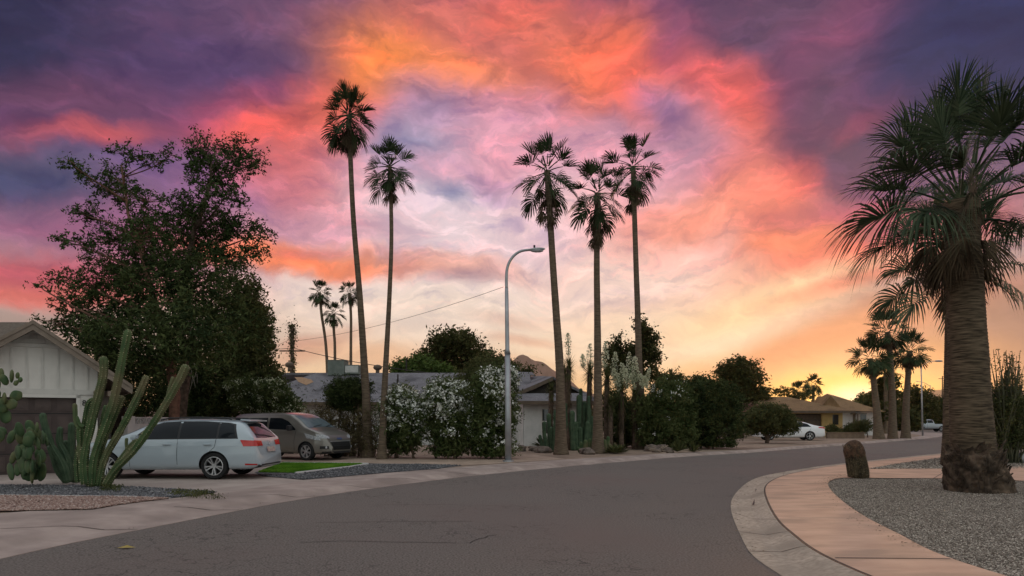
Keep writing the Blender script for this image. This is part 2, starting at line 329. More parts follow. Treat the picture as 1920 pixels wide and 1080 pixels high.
M_trunk = mat('tree_bark', (.06, .042, .032), (.14, .095, .07), scale=8, rough=.95, bump=.8, bscale=20)
M_trunkr = mat('red_bark', (.10, .05, .035), (.18, .09, .06), scale=8, rough=.9, bump=.7, bscale=20)
def leaf(name, a, b, tr=.25, rough=.6): return mat(name, a, b, rough=rough, scale=1.3, detail=3, trans=tr, island=True, spec=.08)
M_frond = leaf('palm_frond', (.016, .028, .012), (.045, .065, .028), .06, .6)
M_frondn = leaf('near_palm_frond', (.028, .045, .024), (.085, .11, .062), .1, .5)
M_dead = leaf('dead_frond', (.04, .03, .02), (.11, .08, .05), .08, .8)
M_euc = leaf('eucalyptus_leaf', (.024, .042, .014), (.065, .095, .032), .08, .8)
M_pine = leaf('dense_leaf', (.020, .034, .013), (.075, .095, .034), .15, .8)
M_olea = leaf('oleander_leaf', (.045, .07, .022), (.13, .155, .06), .3)
M_shrub = leaf('shrub_leaf', (.045, .06, .022), (.12, .125, .05), .3)
M_dry = leaf('dry_shrub_leaf', (.08, .07, .035), (.20, .16, .085), .2)
M_far = leaf('far_leaf', (.035, .045, .016), (.085, .085, .03), .3)
M_flow = leaf('white_petal', (.78, .78, .72), (.93, .93, .88), .2)
M_yflow = leaf('cream_petal', (.50, .52, .36), (.76, .76, .58), .3)
M_cact = mat('cactus_skin', (.045, .085, .033), (.085, .13, .05), scale=5, rough=.7, bump=.3, c3=(.15, .13, .07), s3=1.2)
M_cactb = mat('cactus_bluegreen', (.035, .065, .035), (.07, .11, .06), scale=5, rough=.7, bump=.3)
M_pear = mat('prickly_pear', (.035, .07, .03), (.07, .12, .045), scale=4, rough=.6, bump=.2, c3=(.11, .11, .045), s3=2)
M_barrel = mat('old_cactus', (.03, .024, .015), (.09, .07, .04), scale=9, rough=.95, bump=1, bscale=30)
M_rock = mat('rock', (.09, .07, .06), (.20, .155, .13), scale=6, rough=.95, bump=.8)
M_prock = mat('pale_rock', (.30, .30, .31), (.42, .42, .43), scale=6, rough=.9, bump=.4)
M_hill = mat('hill_rock', (.16, .10, .08), (.25, .15, .12), scale=.02, detail=8, rough=1)
M_tyre = mat('tyre', (.014, .014, .015), rough=.8, scale=20)
M_rim = mat('alloy', (.55, .55, .57), (.62, .62, .64), rough=.3, metal=.8)
M_plast = mat('black_trim', (.02, .02, .022), rough=.5)
M_red = mat('tail_lens', (.42, .012, .012), (.5, .02, .02), rough=.15, spec=.7)
M_lens = mat('clear_lens', (.22, .24, .26), (.5, .5, .52), rough=.15, spec=.6, scale=25)
M_plate = mat('plate', (.5, .47, .36), (.35, .2, .25), rough=.5, scale=14)
def paint(n, c, metal=.0, rough=.28): return mat(n, c, tuple(v*1.03 for v in c), rough=rough, metal=metal, coat=.8, scale=1, spec=.5)
M_pwhite = paint('white_car_paint', (.37, .43, .475))
M_ptan = paint('taupe_car_paint', (.21, .195, .175), .5, .35)
M_psed = paint('white_sedan_paint', (.75, .75, .77))
M_pgrey = paint('grey_truck_paint', (.30, .32, .35), .3)

# ------------------------------------------------------------------ setting: ground, road, kerbs, pavements, beds
def struct(mb, name, m, kind='structure', parent=None, smooth=False):
    o = mb.build(name, m, parent, smooth=smooth)
    if parent is None: tag(o, kind=kind)
    return o
def sheet(name, pts, z, m, kind='structure'):
    b = MB(); b.poly([(p[0], p[1], z) for p in pts]); return struct(b, name, m, kind)
def resample(pts, n, smooth=2):
    p = [np.array((q[0], q[1]), float) for q in pts]
    for _ in range(smooth):
        q = [p[0]]
        for a, b in zip(p[:-1], p[1:]): q += [a*.75+b*.25, a*.25+b*.75]
        p = q+[p[-1]]
    p = np.array(p); d = np.r_[0, np.cumsum(np.hypot(*(p[1:]-p[:-1]).T))]
    t = np.linspace(0, d[-1], n)
    return np.c_[np.interp(t, d, p[:, 0]), np.interp(t, d, p[:, 1])]
sheet('ground', [(-4000, -400), (4000, -400), (4000, 6000), (-4000, 6000)], -.06, M_farland)
sheet('road', [(-9, -25), (260, -25), (260, 125), (-60, 125), (-60, 84), (-9, 84)], 0, M_asph)

LA = [(-6.3, -12), (-6.05, 0)] + [tuple(G(*q)[:2]) for q in ((0,1045),(250,996),(600,928),(925,887),(1200,863),(1300,855),(1400,850),(1500,841),(1638,831),(1765,820))] + [(48,76),(53,83),(55,89),(53.5,94),(46,97),(10,100)]
LB = [(-9.4, -12), (-9.2, 0)] + [tuple(G(x, y, .1)[:2]) for x, y in ((-300,1010),(0,960),(200,950),(416,924),(568,903),(700,889),(819,880),(960,868),(1200,853),(1300,848),(1400,844),(1500,836),(1638,827),(1740,817))] + [(44,76),(48.5,83),(50,88),(48,91),(43,93),(10,96)]
def loft_strip(A, B, prof, n, name, m, smooth=True):      # prof: (fraction A->B, z)
    a = resample(A, n); b = resample(B, n); mb = MB(); k = len(prof)
    v = [(*(a[i]*(1-f)+b[i]*f), z) for i in range(n) for f, z in prof]
    f = [(i*k+j, (i+1)*k+j, (i+1)*k+j+1, i*k+j+1) for i in range(n-1) for j in range(k-1)]
    mb.add(v, f); return a, b, struct(mb, name, m, smooth=False)
PR_L = [(0, -.02), (.0, .006), (.14, .022), (.24, .085), (.30, .102), (1, .108), (1, -.05)]
la, lb, pavL = loft_strip(LA, LB, PR_L, 160, 'pavement', M_conc)
edge_in, edge_out = la, lb
# joints across the left gutter and kerb
jb = MB()
for i in range(6, 150, 2):
    a = la[i]; b = lb[i]; t = la[i+1]-la[i]; t = t/np.hypot(*t)*.012
    for f0, z0, f1, z1 in ((0.01, .012, .14, .028), (.14, .028, .24, .091), (.24, .091, .30, .108)) + (((.30, .108, .995, .114),) if i % 4 == 0 else ()):
        p, q = a*(1-f0)+b*f0, a*(1-f1)+b*f1
        jb.add([(p[0]-t[0], p[1]-t[1], z0), (p[0]+t[0], p[1]+t[1], z0), (q[0]+t[0], q[1]+t[1], z1), (q[0]-t[0], q[1]-t[1], z1)], [(0, 1, 2, 3)])
jb.build('joint', M_joint, pavL)
# left yards
yl = [tuple(p) for p in lb]+[(-300, 96), (-300, -12)]
yb = MB(); yb.poly([(p[0], p[1], .095) for p in yl]); struct(yb, 'yard_dirt', M_dirt)
sheet('driveway', [G(x, y, .1) for x, y in ((-330,985),(0,960.6),(200,950.6),(416,924.6),(568,903.6),(700,889.6),(819,880.6),(866,873.5),(640,868),(540,866),(330,872),(240,874),(120,886),(-200,884),(-600,884))], .100, M_drive)
sheet('dirt_track', [G(x, y, .1) for x, y in ((300,871),(540,865),(866,872.8),(960,867.5),(1060,861),(1000,852),(700,857),(560,852),(380,856))], .1035, mat('beaten_dirt', (.30,.22,.17), (.40,.30,.235), scale=2, bump=.4, rough=.95))
def bed(name, px, z, m, kind='structure'): return sheet(name, [G(x, y, .1) for x, y in px], z, m, kind)
bed('slate_gravel_bed', ((-260,912),(0,910),(140,911),(250,914),(344,919),(406,924),(370,929.5),(316,935.5),(250,932),(0,929),(-260,927)), .112, M_gravd)
bed('red_gravel_bed', ((-260,929),(0,931),(250,933.5),(318,936),(281,940.5),(219,948.5),(172,956.5),(0,960.5),(-300,975)), .116, M_gravr)
bed('slate_gravel_strip', ((478,886),(520,873),(560,871),(694,869.5),(780,870),(866,873),(819,879.5),(700,889),(568,900),(490,893)), .110, M_gravd)
bed('lawn', ((484,886.5),(530,869.5),(680,871),(655,876),(554,887.5)), .118, M_lawn)
e = MB()
def edging(pts, w=.05, z=.15, z0=.09):
    for (x0, y0), (x1, y1) in zip(pts[:-1], pts[1:]):
        a, b = G(x0, y0, .1), G(x1, y1, .1); t = (b-a).normalized(); s = Vector((-t.y, t.x, 0))*w/2
        e.hexa([p+Vector((0, 0, z0-.1)) for p in (a-s, b-s, b+s, a+s)], [p+Vector((0, 0, z-.1)) for p in (a-s, b-s, b+s, a+s)])
edging([(-260,928),(0,930),(250,932.7),(318,935.8)], .03, .128); edging([(554,888.4),(657,876.6),(690,871)], .05); edging([(530,868.8),(690,870.6)], .04)
struct(e, 'garden_edging', M_white2)

# right: gutter, sidewalk, gravel
RA = [(3.2, -12), (2.75, 0)] + [tuple(G(*q)[:2]) for q in ((1460,1080),(1397,1019),(1369,955),(1378,926),(1413,897),(1468,885.5),(1526,876),(1590,868),(1768,850))] + [(31,41.5),(48,55),(90,88)]
RB = [(4.0, -12), (3.7, 0)] + [tuple(G(x, y, .1)[:2]) for x, y in ((1613,1080),(1494,1007),(1455,974),(1434,929),(1436,908),(1468,892),(1520,881),(1590,870),(1768,852))] + [(31.1,41.1),(48.1,54.6),(90,87.5)]
RC = [(6.2, -12), (5.2, 0)] + [tuple(G(x, y, .1)[:2]) for x, y in ((1865,1080),(1704,1010),(1623,971),(1574,936),(1552,912),(1556,901),(1575,896),(1626,879),(1771,857))] + [(32,39.5),(49,53),(91,86)]
# same parameter along all three: match by index of the control points
def match(P, Q, n=10):
    out = []
    return out
def subdiv(P, k=8):                       # Catmull-Rom through the control points, k points per span
    p = [np.array(q, float) for q in P]; p = [2*p[0]-p[1]]+p+[2*p[-1]-p[-2]]; o = []
    for i in range(1, len(p)-2):
        for j in range(k):
            t = j/k; a, b, c, d = p[i-1:i+3]
            o.append(.5*((2*b)+(-a+c)*t+(2*a-5*b+4*c-d)*t*t+(-a+3*b-3*c+d)*t**3))
    o.append(p[-2]); return np.array(o)
def relax(P, k=14):
    P = P.copy()
    for _ in range(k): P[1:-1] = P[1:-1]*.5+(P[:-2]+P[2:])*.25
    return P
ra, rb = relax(subdiv(RA)), relax(subdiv(RB))
rc = relax(subdiv(RC))
n = len(ra); mb = MB(); prof = [(0, -.02), (0, .006), (.55, .02), (.82, .08), (.93, .1), (.985, .104)]; k = len(prof)
mb.add([(*(ra[i]*(1-f)+rb[i]*f), z) for i in range(n) for f, z in prof], [(i*k+j, i*k+j+1, (i+1)*k+j+1, (i+1)*k+j) for i in range(n-1) for j in range(k-1)])
gut = struct(mb, 'gutter', M_kerb)
mb = MB(); m_ = min(len(rb), len(rc))
mb.add([(*p, z) for i in range(m_) for p, z in ((rb[i], -.02), (rb[i], .108), (rc[i], .11), (rc[i], -.02))], [(i*4+j, i*4+j+1, (i+1)*4+j+1, (i+1)*4+j) for i in range(m_-1) for j in range(3)])
swk = struct(mb, 'sidewalk', M_conc2)
jb = MB()
def ribbon(jb, pts, w, z):
    pts = [np.array((p[0], p[1])) for p in pts]
    v = []
    for i, p in enumerate(pts):
        t = pts[min(i+1, len(pts)-1)]-pts[max(0, i-1)]; t = t/(np.hypot(*t)+1e-9); s = np.array((-t[1], t[0]))*w/2
        v += [(*(p-s), z), (*(p+s), z)]
    jb.add(v, [(2*i, 2*i+1, 2*i+3, 2*i+2) for i in range(len(pts)-1)])
ribbon(jb, [p*.992+q*.008 for p, q in zip(rb, rc)], .022, .1125)
a, b = G(1566,1046,.11), G(1782,1048,.11); ribbon(jb, [a, b], .025, .1135)
a, b = G(1556,903,.11), G(1588,893,.11); ribbon(jb, [a, G(1570,896.5,.11), b], .03, .1135)
for i in (14*8//2, ): pass
a, b = G(1436,921,.11), G(1549,923,.11)
jb.build('joint', M_joint, swk)
sc_ = MB(); ribbon(sc_, [G(1412,948,.03), G(1417,935,.03), G(1418,918,.03)], .03, .045)
sc_.build('tyre_scuff', M_crack, gut)
# right lot sheet: gravel everywhere past the sidewalk, concrete walk and drive on top
bG = MB(); bG.poly([(*p, .096) for p in rc]+[(300, 86, .096), (300, -12, .096)]); struct(bG, 'gravel_yard', M_grav)
sheet('garden_walk', [G(x, y, .1) for x, y in ((1560,899),(1582,896.8),(1778,898),(1880,901),(2050,907),(2500,930),(2500,872),(2050,874),(1880,876),(1771,879.5),(1626,880),(1590,889))], .115, M_conc2)
b = MB(); ribbon(b, [G(1778,880.5,.115), G(1750,897.4,.115)], .02, .119); struct(b, 'walk_joint', M_joint)
# far side of the cross street
sheet('far_yard', [(-60, 112), (46, 112), (52, 114), (60, 128), (260, 128), (260, 300), (-300, 300), (-300, 112)], .08, M_dirt)
# long cracks of the asphalt
rg = random.Random(4); cb_ = MB()
def crack(px, w=.02, jit=.03):
    p = [G(x, y) for x, y in px]; o = []
    for a, b in zip(p[:-1], p[1:]):
        m2 = max(2, int((b-a).length/.12))
        for i in range(m2): q = a.lerp(b, i/m2); o.append((q.x+rg.gauss(0, jit), q.y+rg.gauss(0, jit)))
    ribbon(cb_, o, w, .004)
crack([(590,980.5),(750,978),(900,977.5)], .014, .012); crack([(560,1018),(640,1014.5),(720,1016.5),(880,1018.5)], .016, .012)
crack([(700,947),(820,946),(940,949),(1030,956)], .012, .02); crack([(870,919),(980,917)], .012, .01)
crack([(880,1018),(905,1008),(940,1001)], .018, .02)
for k_ in range(0):                      # crocodile cracking along the lane centre
    t = rg.random(); x = 1000+66*t+rg.gauss(0, 34); y = 1075-150*t+rg.gauss(0, 6)
    crack([(x, y), (x+rg.gauss(0, 12), y-rg.random()*7), (x+rg.gauss(4, 14), y-5-rg.random()*8)], .008, .025)
struct(cb_, 'road_crack', mat('road_crack_dark', (.035, .03, .03), rough=.9))
sheet('road_plate', [G(x, y) for x, y in ((1176,860),(1190,860),(1191,863),(1179,864))], .006, M_prock)

# real pebbles on the near gravel
def pebbles(name, n, inside, box, z, mats_cols, rad, seed, m):
    rs = np.random.RandomState(seed); out = []
    x = rs.uniform(box[0], box[1], n*3); y = box[2]+(box[3]-box[2])*rs.rand(n*3)**1.6
    ok = inside(x, y); x, y = x[ok][:n], y[ok][:n]; n = len(x)
    base = np.array([(1,0,0),(0,1,0),(-1,0,0),(0,-1,0),(0,0,.8),(0,0,-.5)], float)
    tri = np.array([(0,1,4),(1,2,4),(2,3,4),(3,0,4),(1,0,5),(2,1,5),(3,2,5),(0,3,5)])
    r = rs.uniform(*rad, n); a = rs.rand(n)*6.28
    v = base[None]*np.c_[r*rs.uniform(.7,1.4,n), r*rs.uniform(.7,1.3,n), r*rs.uniform(.5,.9,n)][:, None, :]
    v = v+rs.normal(0, .18, v.shape)*r[:, None, None]
    c, s_ = np.cos(a)[:, None], np.sin(a)[:, None]
    v = np.stack([v[..., 0]*c-v[..., 1]*s_+x[:, None], v[..., 0]*s_+v[..., 1]*c+y[:, None], v[..., 2]+z+.3*r[:, None]], -1)
    f = (tri[None]+(np.arange(n)*6)[:, None, None]).reshape(-1, 3)
    me = bpy.data.meshes.new(name); v = v.reshape(-1, 3)
    me.vertices.add(len(v)); me.vertices.foreach_set('co', v.ravel()); me.loops.add(len(f)*3); me.loops.foreach_set('vertex_index', f.ravel().astype(np.int32))
    me.polygons.add(len(f)); me.polygons.foreach_set('loop_start', np.arange(0, len(f)*3, 3, dtype=np.int32)); me.polygons.foreach_set('loop_total', np.full(len(f), 3, np.int32))
    me.update(calc_edges=True); o = fin(name, me, m, None, Vector((0, 0, 0))); tag(o, kind='stuff'); return o
def pebble_mat(name, cols):
    m = bpy.data.materials.new(name); m.use_nodes = True; t, p = nodes_of(m); p.inputs['Roughness'].default_value = .85; p.inputs['Specular IOR Level'].default_value = .2
    g = t.nodes.new('ShaderNodeNewGeometry'); rp = t.nodes.new('ShaderNodeValToRGB'); el_ = rp.color_ramp.elements
    el_[0].color = tuple(cols[0])+(1,); el_[1].color = tuple(cols[-1])+(1,)
    for i, c in enumerate(cols[1:-1]): q = el_.new((i+1)/(len(cols)-1)); q.color = tuple(c)+(1,)
    t.links.new(g.outputs['Random Per Island'], rp.inputs[0]); t.links.new(rp.outputs[0], p.inputs['Base Color']); return m
rcn = rc
def right_of(x, y): return x > np.interp(y, rcn[:, 1], rcn[:, 0])+.02
walk_y0, walk_y1 = G(1700,897.4,.1).y, G(1700,879.5,.1).y
pebbles('gravel', 95000, lambda x, y: right_of(x, y) & (y < walk_y0-.05) & (x < y*.80), (3, 14, 5.2, walk_y0), .098, None, (.0065, .0145), 3, pebble_mat('gravel_stone', [(.09,.073,.059),(.18,.15,.123),(.275,.235,.197),(.36,.31,.262),(.58,.51,.44)]))
pebbles('gravel', 5000, lambda x, y: right_of(x, y) & (y > walk_y1+.1), (9, 18, walk_y1, 27), .098, None, (.02, .035), 5, bpy.data.materials['gravel_stone'])
from mathutils.geometry import intersect_point_tri_2d
def in_poly(px):
    P = np.array([tuple(G(a, b, .1)[:2]) for a, b in px])
    def f(x, y):
        c = np.zeros(len(x), bool)
        for i in range(len(P)):
            (x1, y1), (x2, y2) = P[i], P[i-1]
            c ^= ((y1 > y) != (y2 > y)) & (x < (x2-x1)*(y-y1)/(y2-y1+1e-12)+x1)
        return c
    return f
pebbles('gravel', 9000, in_poly(((-60,929),(0,931),(250,933.5),(318,936),(281,940.5),(219,948.5),(172,956.5),(0,960.5),(-60,965))), (-10.5, -5, 10.3, 13), .118, None, (.014, .028), 6, pebble_mat('red_stone', [(.16,.10,.085),(.28,.18,.15),(.38,.27,.23),(.22,.135,.11),(.50,.40,.36)]))
mslate = pebble_mat('slate_stone', [(.045,.045,.05),(.10,.10,.108),(.17,.168,.178),(.065,.064,.07),(.28,.275,.28)])
pebbles('gravel', 8000, in_poly(((-60,912),(0,910),(140,911),(250,914),(344,919),(406,924),(370,929.5),(316,935.5),(250,932),(0,929),(-60,927))), (-12, -4, 12.5, 15.5), .114, None, (.015, .03), 7, mslate)
pebbles('gravel', 6000, in_poly(((560,889),(690,872),(780,870.5),(866,873),(819,879.5),(700,889),(568,900),(490,893))), (-7, -1, 15, 24), .112, None, (.015, .032), 8, mslate)
lf = MB()
c = G(235,1029); lf.add([c+Vector(v) for v in ((-.10,0,.01),(-.02,.05,.03),(.12,.01,.015),(0,-.045,.02),(.02,0,.045))], [(0,4,1),(1,4,2),(2,4,3),(3,4,0)])
tag(lf.build('fallen_leaf', mat('yellow_leaf', (.30,.22,.06), (.4,.3,.1))), 'yellow fallen leaf lying on the asphalt near the left kerb', 'leaf')

# hills at the horizon
def ridge(name, px, D, m):
    b = MB(); top = [W(x, y, D) for x, y in px]; rs = random.Random(len(px)); n_ = 7; pts = []
    P = resample([(p.x, p.z) for p in top], 90, 1)
    for x, z in P:
        z2 = z+mnoise.noise(Vector((x*.02, 0, 3)))*z*.10
        for j in range(n_):
            t = j/(n_-1); pts.append((x+mnoise.noise(Vector((x*.01, j, 1)))*12*t, D-D*.18*t**1.2+mnoise.noise(Vector((x*.03, j*.9, 7)))*D*.012, z2*(1-t)**1.15+(mnoise.noise(Vector((x*.035, j*1.1, 2)))*z*.14 if 0 < j < n_-1 else 0)-(1 if j == n_-1 else 0)))
    b.add(pts, [(i*n_+j, (i+1)*n_+j, (i+1)*n_+j+1, i*n_+j+1) for i in range(len(P)-1) for j in range(n_-1)])
    return struct(b, name, m, smooth=True)
ridge('hills', ((880,715),(915,702),(945,690),(968,674),(985,666),(1000,674),(1012,675),(1030,688),(1050,702),(1080,722),(1120,745),(1200,765)), 2200, M_hill)
ridge('hills', ((1560,770),(1600,756),(1625,742),(1660,735),(1700,744),(1725,738),(1750,731),(1790,727),(1850,728),(1920,733),(2050,752),(2200,776)), 2600, M_hill)
ridge('hills', ((-2200,775),(-1400,760),(-600,764),(0,770),(500,768),(880,772),(1300,774),(1560,770),(1900,770),(2600,764),(3400,772)), 3600, M_hill)

# ------------------------------------------------------------------ foliage
def quads_obj(name, v, m, parent, k=4):
    """v: (n,k,3) one leaf per row"""
    n = len(v); v = v.reshape(-1, 3)
    if parent is not None: v = v-np.array(ORG.get(parent, Vector((0, 0, 0))))
    me = bpy.data.meshes.new(name); me.vertices.add(len(v)); me.vertices.foreach_set('co', v.astype(np.float32).ravel())
    me.loops.add(n*k); me.loops.foreach_set('vertex_index', np.arange(n*k, dtype=np.int32)); me.polygons.add(n)
    me.polygons.foreach_set('loop_start', np.arange(0, n*k, k, dtype=np.int32)); me.polygons.foreach_set('loop_total', np.full(n, k, np.int32))
    me.update(calc_edges=True); return fin(name, me, m, parent, Vector(ORG.get(parent, (0, 0, 0))) if parent else Vector((0, 0, 0)))
def leaves(c, size, asp, rs, droop=0., upb=0.):
    """rhombic leaves at centres c (n,3)"""
    n = len(c); d = rs.normal(0, 1, (n, 3)); d[:, 2] = d[:, 2]*.8-droop+upb; d /= np.linalg.norm(d, axis=1)[:, None]+1e-9
    u = rs.normal(0, 1, (n, 3)); s = np.cross(d, u); s /= np.linalg.norm(s, axis=1)[:, None]+1e-9
    L_ = (size*rs.uniform(.6, 1.3, n))[:, None]; nrm = np.cross(d, s)
    return np.stack([c-d*L_*.5, c+s*L_*asp*.5+nrm*L_*.05, c+d*L_*.5, c-s*L_*asp*.5+nrm*L_*.05], 1)
def clumps_in(blobs, n, rs, shell=.55):
    vol = np.array([b[1][0]*b[1][1]*b[1][2]*(b[2] if len(b) > 2 else 1) for b in blobs])**.85; vol /= vol.sum()
    idx = rs.choice(len(blobs), n, p=vol); q = rs.normal(0, 1, (n, 3)); q /= np.linalg.norm(q, axis=1)[:, None]
    r = np.where(rs.rand(n) < shell, 1-np.abs(rs.normal(0, .14, n)), rs.rand(n)**.4)
    C_ = np.array([tuple(b[0]) for b in blobs])[idx]; Rr = np.array([b[1] for b in blobs])[idx]
    return C_+q*r[:, None]*Rr, idx
def foliage(blobs, nclump, per, spread, size, asp, rs, shell=.55, droop=0., upb=0., zmin=.1, flat=.8):
    c, idx = clumps_in(blobs, nclump, rs, shell)
    sp = spread*rs.uniform(.5, 1.4, nclump)
    out = c-np.array([tuple(b[0]) for b in blobs])[idx]; out[:, 2] += .25*np.linalg.norm(out, axis=1); out /= np.linalg.norm(out, axis=1)[:, None]+1e-9
    out += rs.normal(0, .55, out.shape); out[:, 2] -= droop*.6; out /= np.linalg.norm(out, axis=1)[:, None]+1e-9
    p = np.repeat(c, per, 0)+np.repeat(out*sp[:, None], per, 0)*rs.uniform(-1.6, 1.9, nclump*per)[:, None]+rs.normal(0, .42, (nclump*per, 3))*np.repeat(sp, per)[:, None]*np.array((1, 1, flat))
    p = p[p[:, 2] > zmin+size*.5]
    return leaves(p, size, asp, rs, droop, upb), c, idx
def pb(D, lst, dz=0., thick=1.0, rnd=None, sd=1):           # photo-read blobs -> (centre, radii) at distance about D
    rr = random.Random(sd); o = []
    for x, y, rx, ry, *k in lst:
        d = D+(k[0] if k else rr.uniform(-1, 1)*(rnd if rnd is not None else .6)); c = W(x, y, d); s = d/F
        o.append((c, (rx*s, max(.35, (rx+ry)/2*s*thick), ry*s)))
    return o
def curve3(a, b, rr, n=5, bend=.12, sag=0):
    a, b = Vector(a), Vector(b); L_ = (b-a).length; o = []
    off = Vector((rr.uniform(-1, 1), rr.uniform(-1, 1), rr.uniform(-.3, .6)))*L_*bend
    for i in range(n+1):
        t = i/n; o.append(a.lerp(b, t)+off*math.sin(math.pi*t)*(1-.3*t)+Vector((0, 0, -sag*L_*t*t)))
    return o
def tree(name, label, cat, trunks, blobs, ncl, per, spread, size, asp, lm, bm_, seed, group=None, limbs=True, droop=.1, shell=.55, twigs=.4, flat=.8, base=None, crown='crown', upb=0., flowers=None, twig_r=.012):
    rs = np.random.RandomState(seed); rr = random.Random(seed)
    base = Vector(base) if base is not None else Vector(trunks[0][0][0])
    t = thing(name, label, cat, base, group)
    mb = MB(); nodes_ = []
    for pts, radii in trunks:
        P = [Vector(p) for p in pts]; Q = []; Rd = []
        for i in range(len(P)-1):
            for j in range(4):
                f = j/4; Q.append(P[i].lerp(P[i+1], f)+Vector((rr.gauss(0, 1), rr.gauss(0, 1), 0))*radii[i]*.25); Rd.append(radii[i]*(1-f)+radii[i+1]*f)
        Q.append(P[-1]); Rd.append(radii[-1]); mb.tube(Q, Rd, 9); nodes_ += list(zip(Q, Rd))
    lv, cl, idx = foliage(blobs, ncl, per, spread, size, asp, rs, shell, droop, upb, flat=flat)
    if limbs and nodes_:
        hubs = []
        for c, r in [(Vector(b[0]), b[1]) for b in blobs]:
            tgt = c+Vector((0, 0, -r[2]*.3)); best = min(nodes_, key=lambda q: (q[0]-tgt).length+max(0, (q[0].z-tgt.z+.4*math.hypot(q[0].x-tgt.x, q[0].y-tgt.y)))*4)
            pts = curve3(best[0], tgt, rr, 6, .1); r0 = min(best[1]*.7, .02+.014*(tgt-best[0]).length)
            rad = [r0*(1-i/6)+.016*(i/6) for i in range(7)]; mb.tube(pts, rad, 6); hubs.append(pts[3:]+[c])
        for k in range(len(cl)):
            if rr.random() < twigs:
                h = hubs[idx[k]]; c = Vector(cl[k]); q = min(h, key=lambda q: (q-c).length)
                mb.tube(curve3(q, c, rr, 3, .1), [twig_r*1.3, twig_r, twig_r*.7, twig_r*.4], 4, cap=False)
    if mb.v: mb.build('trunk', bm_, t, smooth=True)
    quads_obj(crown, lv, lm, t)
    if flowers:
        fm, nf, per_f, fs, zone = flowers
        fl = flower_clusters(blobs, nf, per_f, fs, rs, zone); quads_obj('flowers', fl, fm, t)
    return t
def flower_clusters(blobs, n, per, fs, rs, zone=None):
    q = rs.normal(0, 1, (n*4, 3)); q /= np.linalg.norm(q, axis=1)[:, None]
    vol = np.array([b[1][0]*b[1][2] for b in blobs]); vol /= vol.sum(); idx = rs.choice(len(blobs), n*4, p=vol)
    C_ = np.array([tuple(b[0]) for b in blobs])[idx]; Rr = np.array([b[1] for b in blobs])[idx]
    c = C_+q*Rr*rs.uniform(.98, 1.10, n*4)[:, None]
    # only where no other blob covers it
    keep = np.ones(len(c), bool)
    for b in blobs:
        d = ((c-np.array(tuple(b[0])))/np.array(b[1])); keep &= (d**2).sum(1) > .90
    keep &= c[:, 2] > .35
    if zone: keep &= rs.rand(len(c)) < zone(c)
    c = c[keep][:n]
    p = np.repeat(c, per, 0)+rs.normal(0, fs*.8, (len(c)*per, 3))
    return leaves(p, fs, .8, rs)

# ---------- palms
UP = Vector((0, 0, 1))
def frond(mb, base, azm, elv, Lp, Lb, rr, n=30, droop=.5, tipdroop=.5, spread=100, narrow=1.0, pet_r=.018, fold=.35, segs=(0, .3, .5, .66, .8, .91, 1)):
    """fan leaf: petiole that arches, costa that bends on, leaflets folded towards the costa"""
    d0 = Vector((math.cos(elv)*math.cos(azm), math.cos(elv)*math.sin(azm), math.sin(elv)))
    ch = max(.15, math.cos(elv)) if elv > -1.2 else .1
    pts = [base+d0*Lp*t-UP*droop*Lp*.35*t*t*ch for t in (0, .33, .66, 1)]
    if pet_r: mb.tube(pts, [pet_r*1.6, pet_r*1.2, pet_r, pet_r*.7], 4, cap=False)
    p = (pts[3]-pts[2]).normalized(); tip = pts[3]
    s = p.cross(UP)
    if s.length < .1: s = Vector((math.sin(azm), -math.cos(azm), 0))
    s.normalize(); nn = s.cross(p).normalized()
    rot = Matrix.Rotation(rr.gauss(0, .5), 3, p); s = rot @ s; nn = rot @ nn
    da = math.radians(spread)*2/n; fold = fold*rr.uniform(.4, 1.5)
    for i in range(n):
        a = math.radians(spread)*(2*(i+.5)/n-1)+rr.gauss(0, .02); sg = 1 if a > 0 else -1; aa = abs(a)
        k = max(0, math.cos(a*.9)); o = tip+p*Lb*.34*k*rr.uniform(.85, 1)-UP*Lb*.34*k*k*droop*.35   # along the costa
        side = (s*sg*(1-fold*.45)+nn*fold).normalized()
        d = (p*math.cos(aa)+side*math.sin(aa)+nn*.05*(1 if i % 2 else -1)-UP*droop*.22).normalized()
        l = Lb*(.66+.16*k)*rr.uniform(.86, 1.06)
        wv = side.cross(p).normalized().cross(d).normalized() if aa > .15 else s
        td = tipdroop*rr.uniform(.5, 1.3); v = []
        for t in segs:
            q = o+d*l*(t-.45*td*max(0, t-.45)**1.5)-UP*l*(td*max(0, t-.35)**1.6*1.15)
            if t == 0: h = .012*Lb
            elif t < .4: h = min(.62*da*l*t*narrow*1.3, .06*Lb)
            elif t < .6: h = min(.62*da*l*t*narrow, .056*Lb)
            elif t < .9: h = .40*da*l*.5*narrow
            else: h = .0015
            v += [q-wv*h, q+wv*h]
        m = len(segs); mb.add(v, [(2*j, 2*j+1, 2*j+3, 2*j+2) for j in range(m-1)])
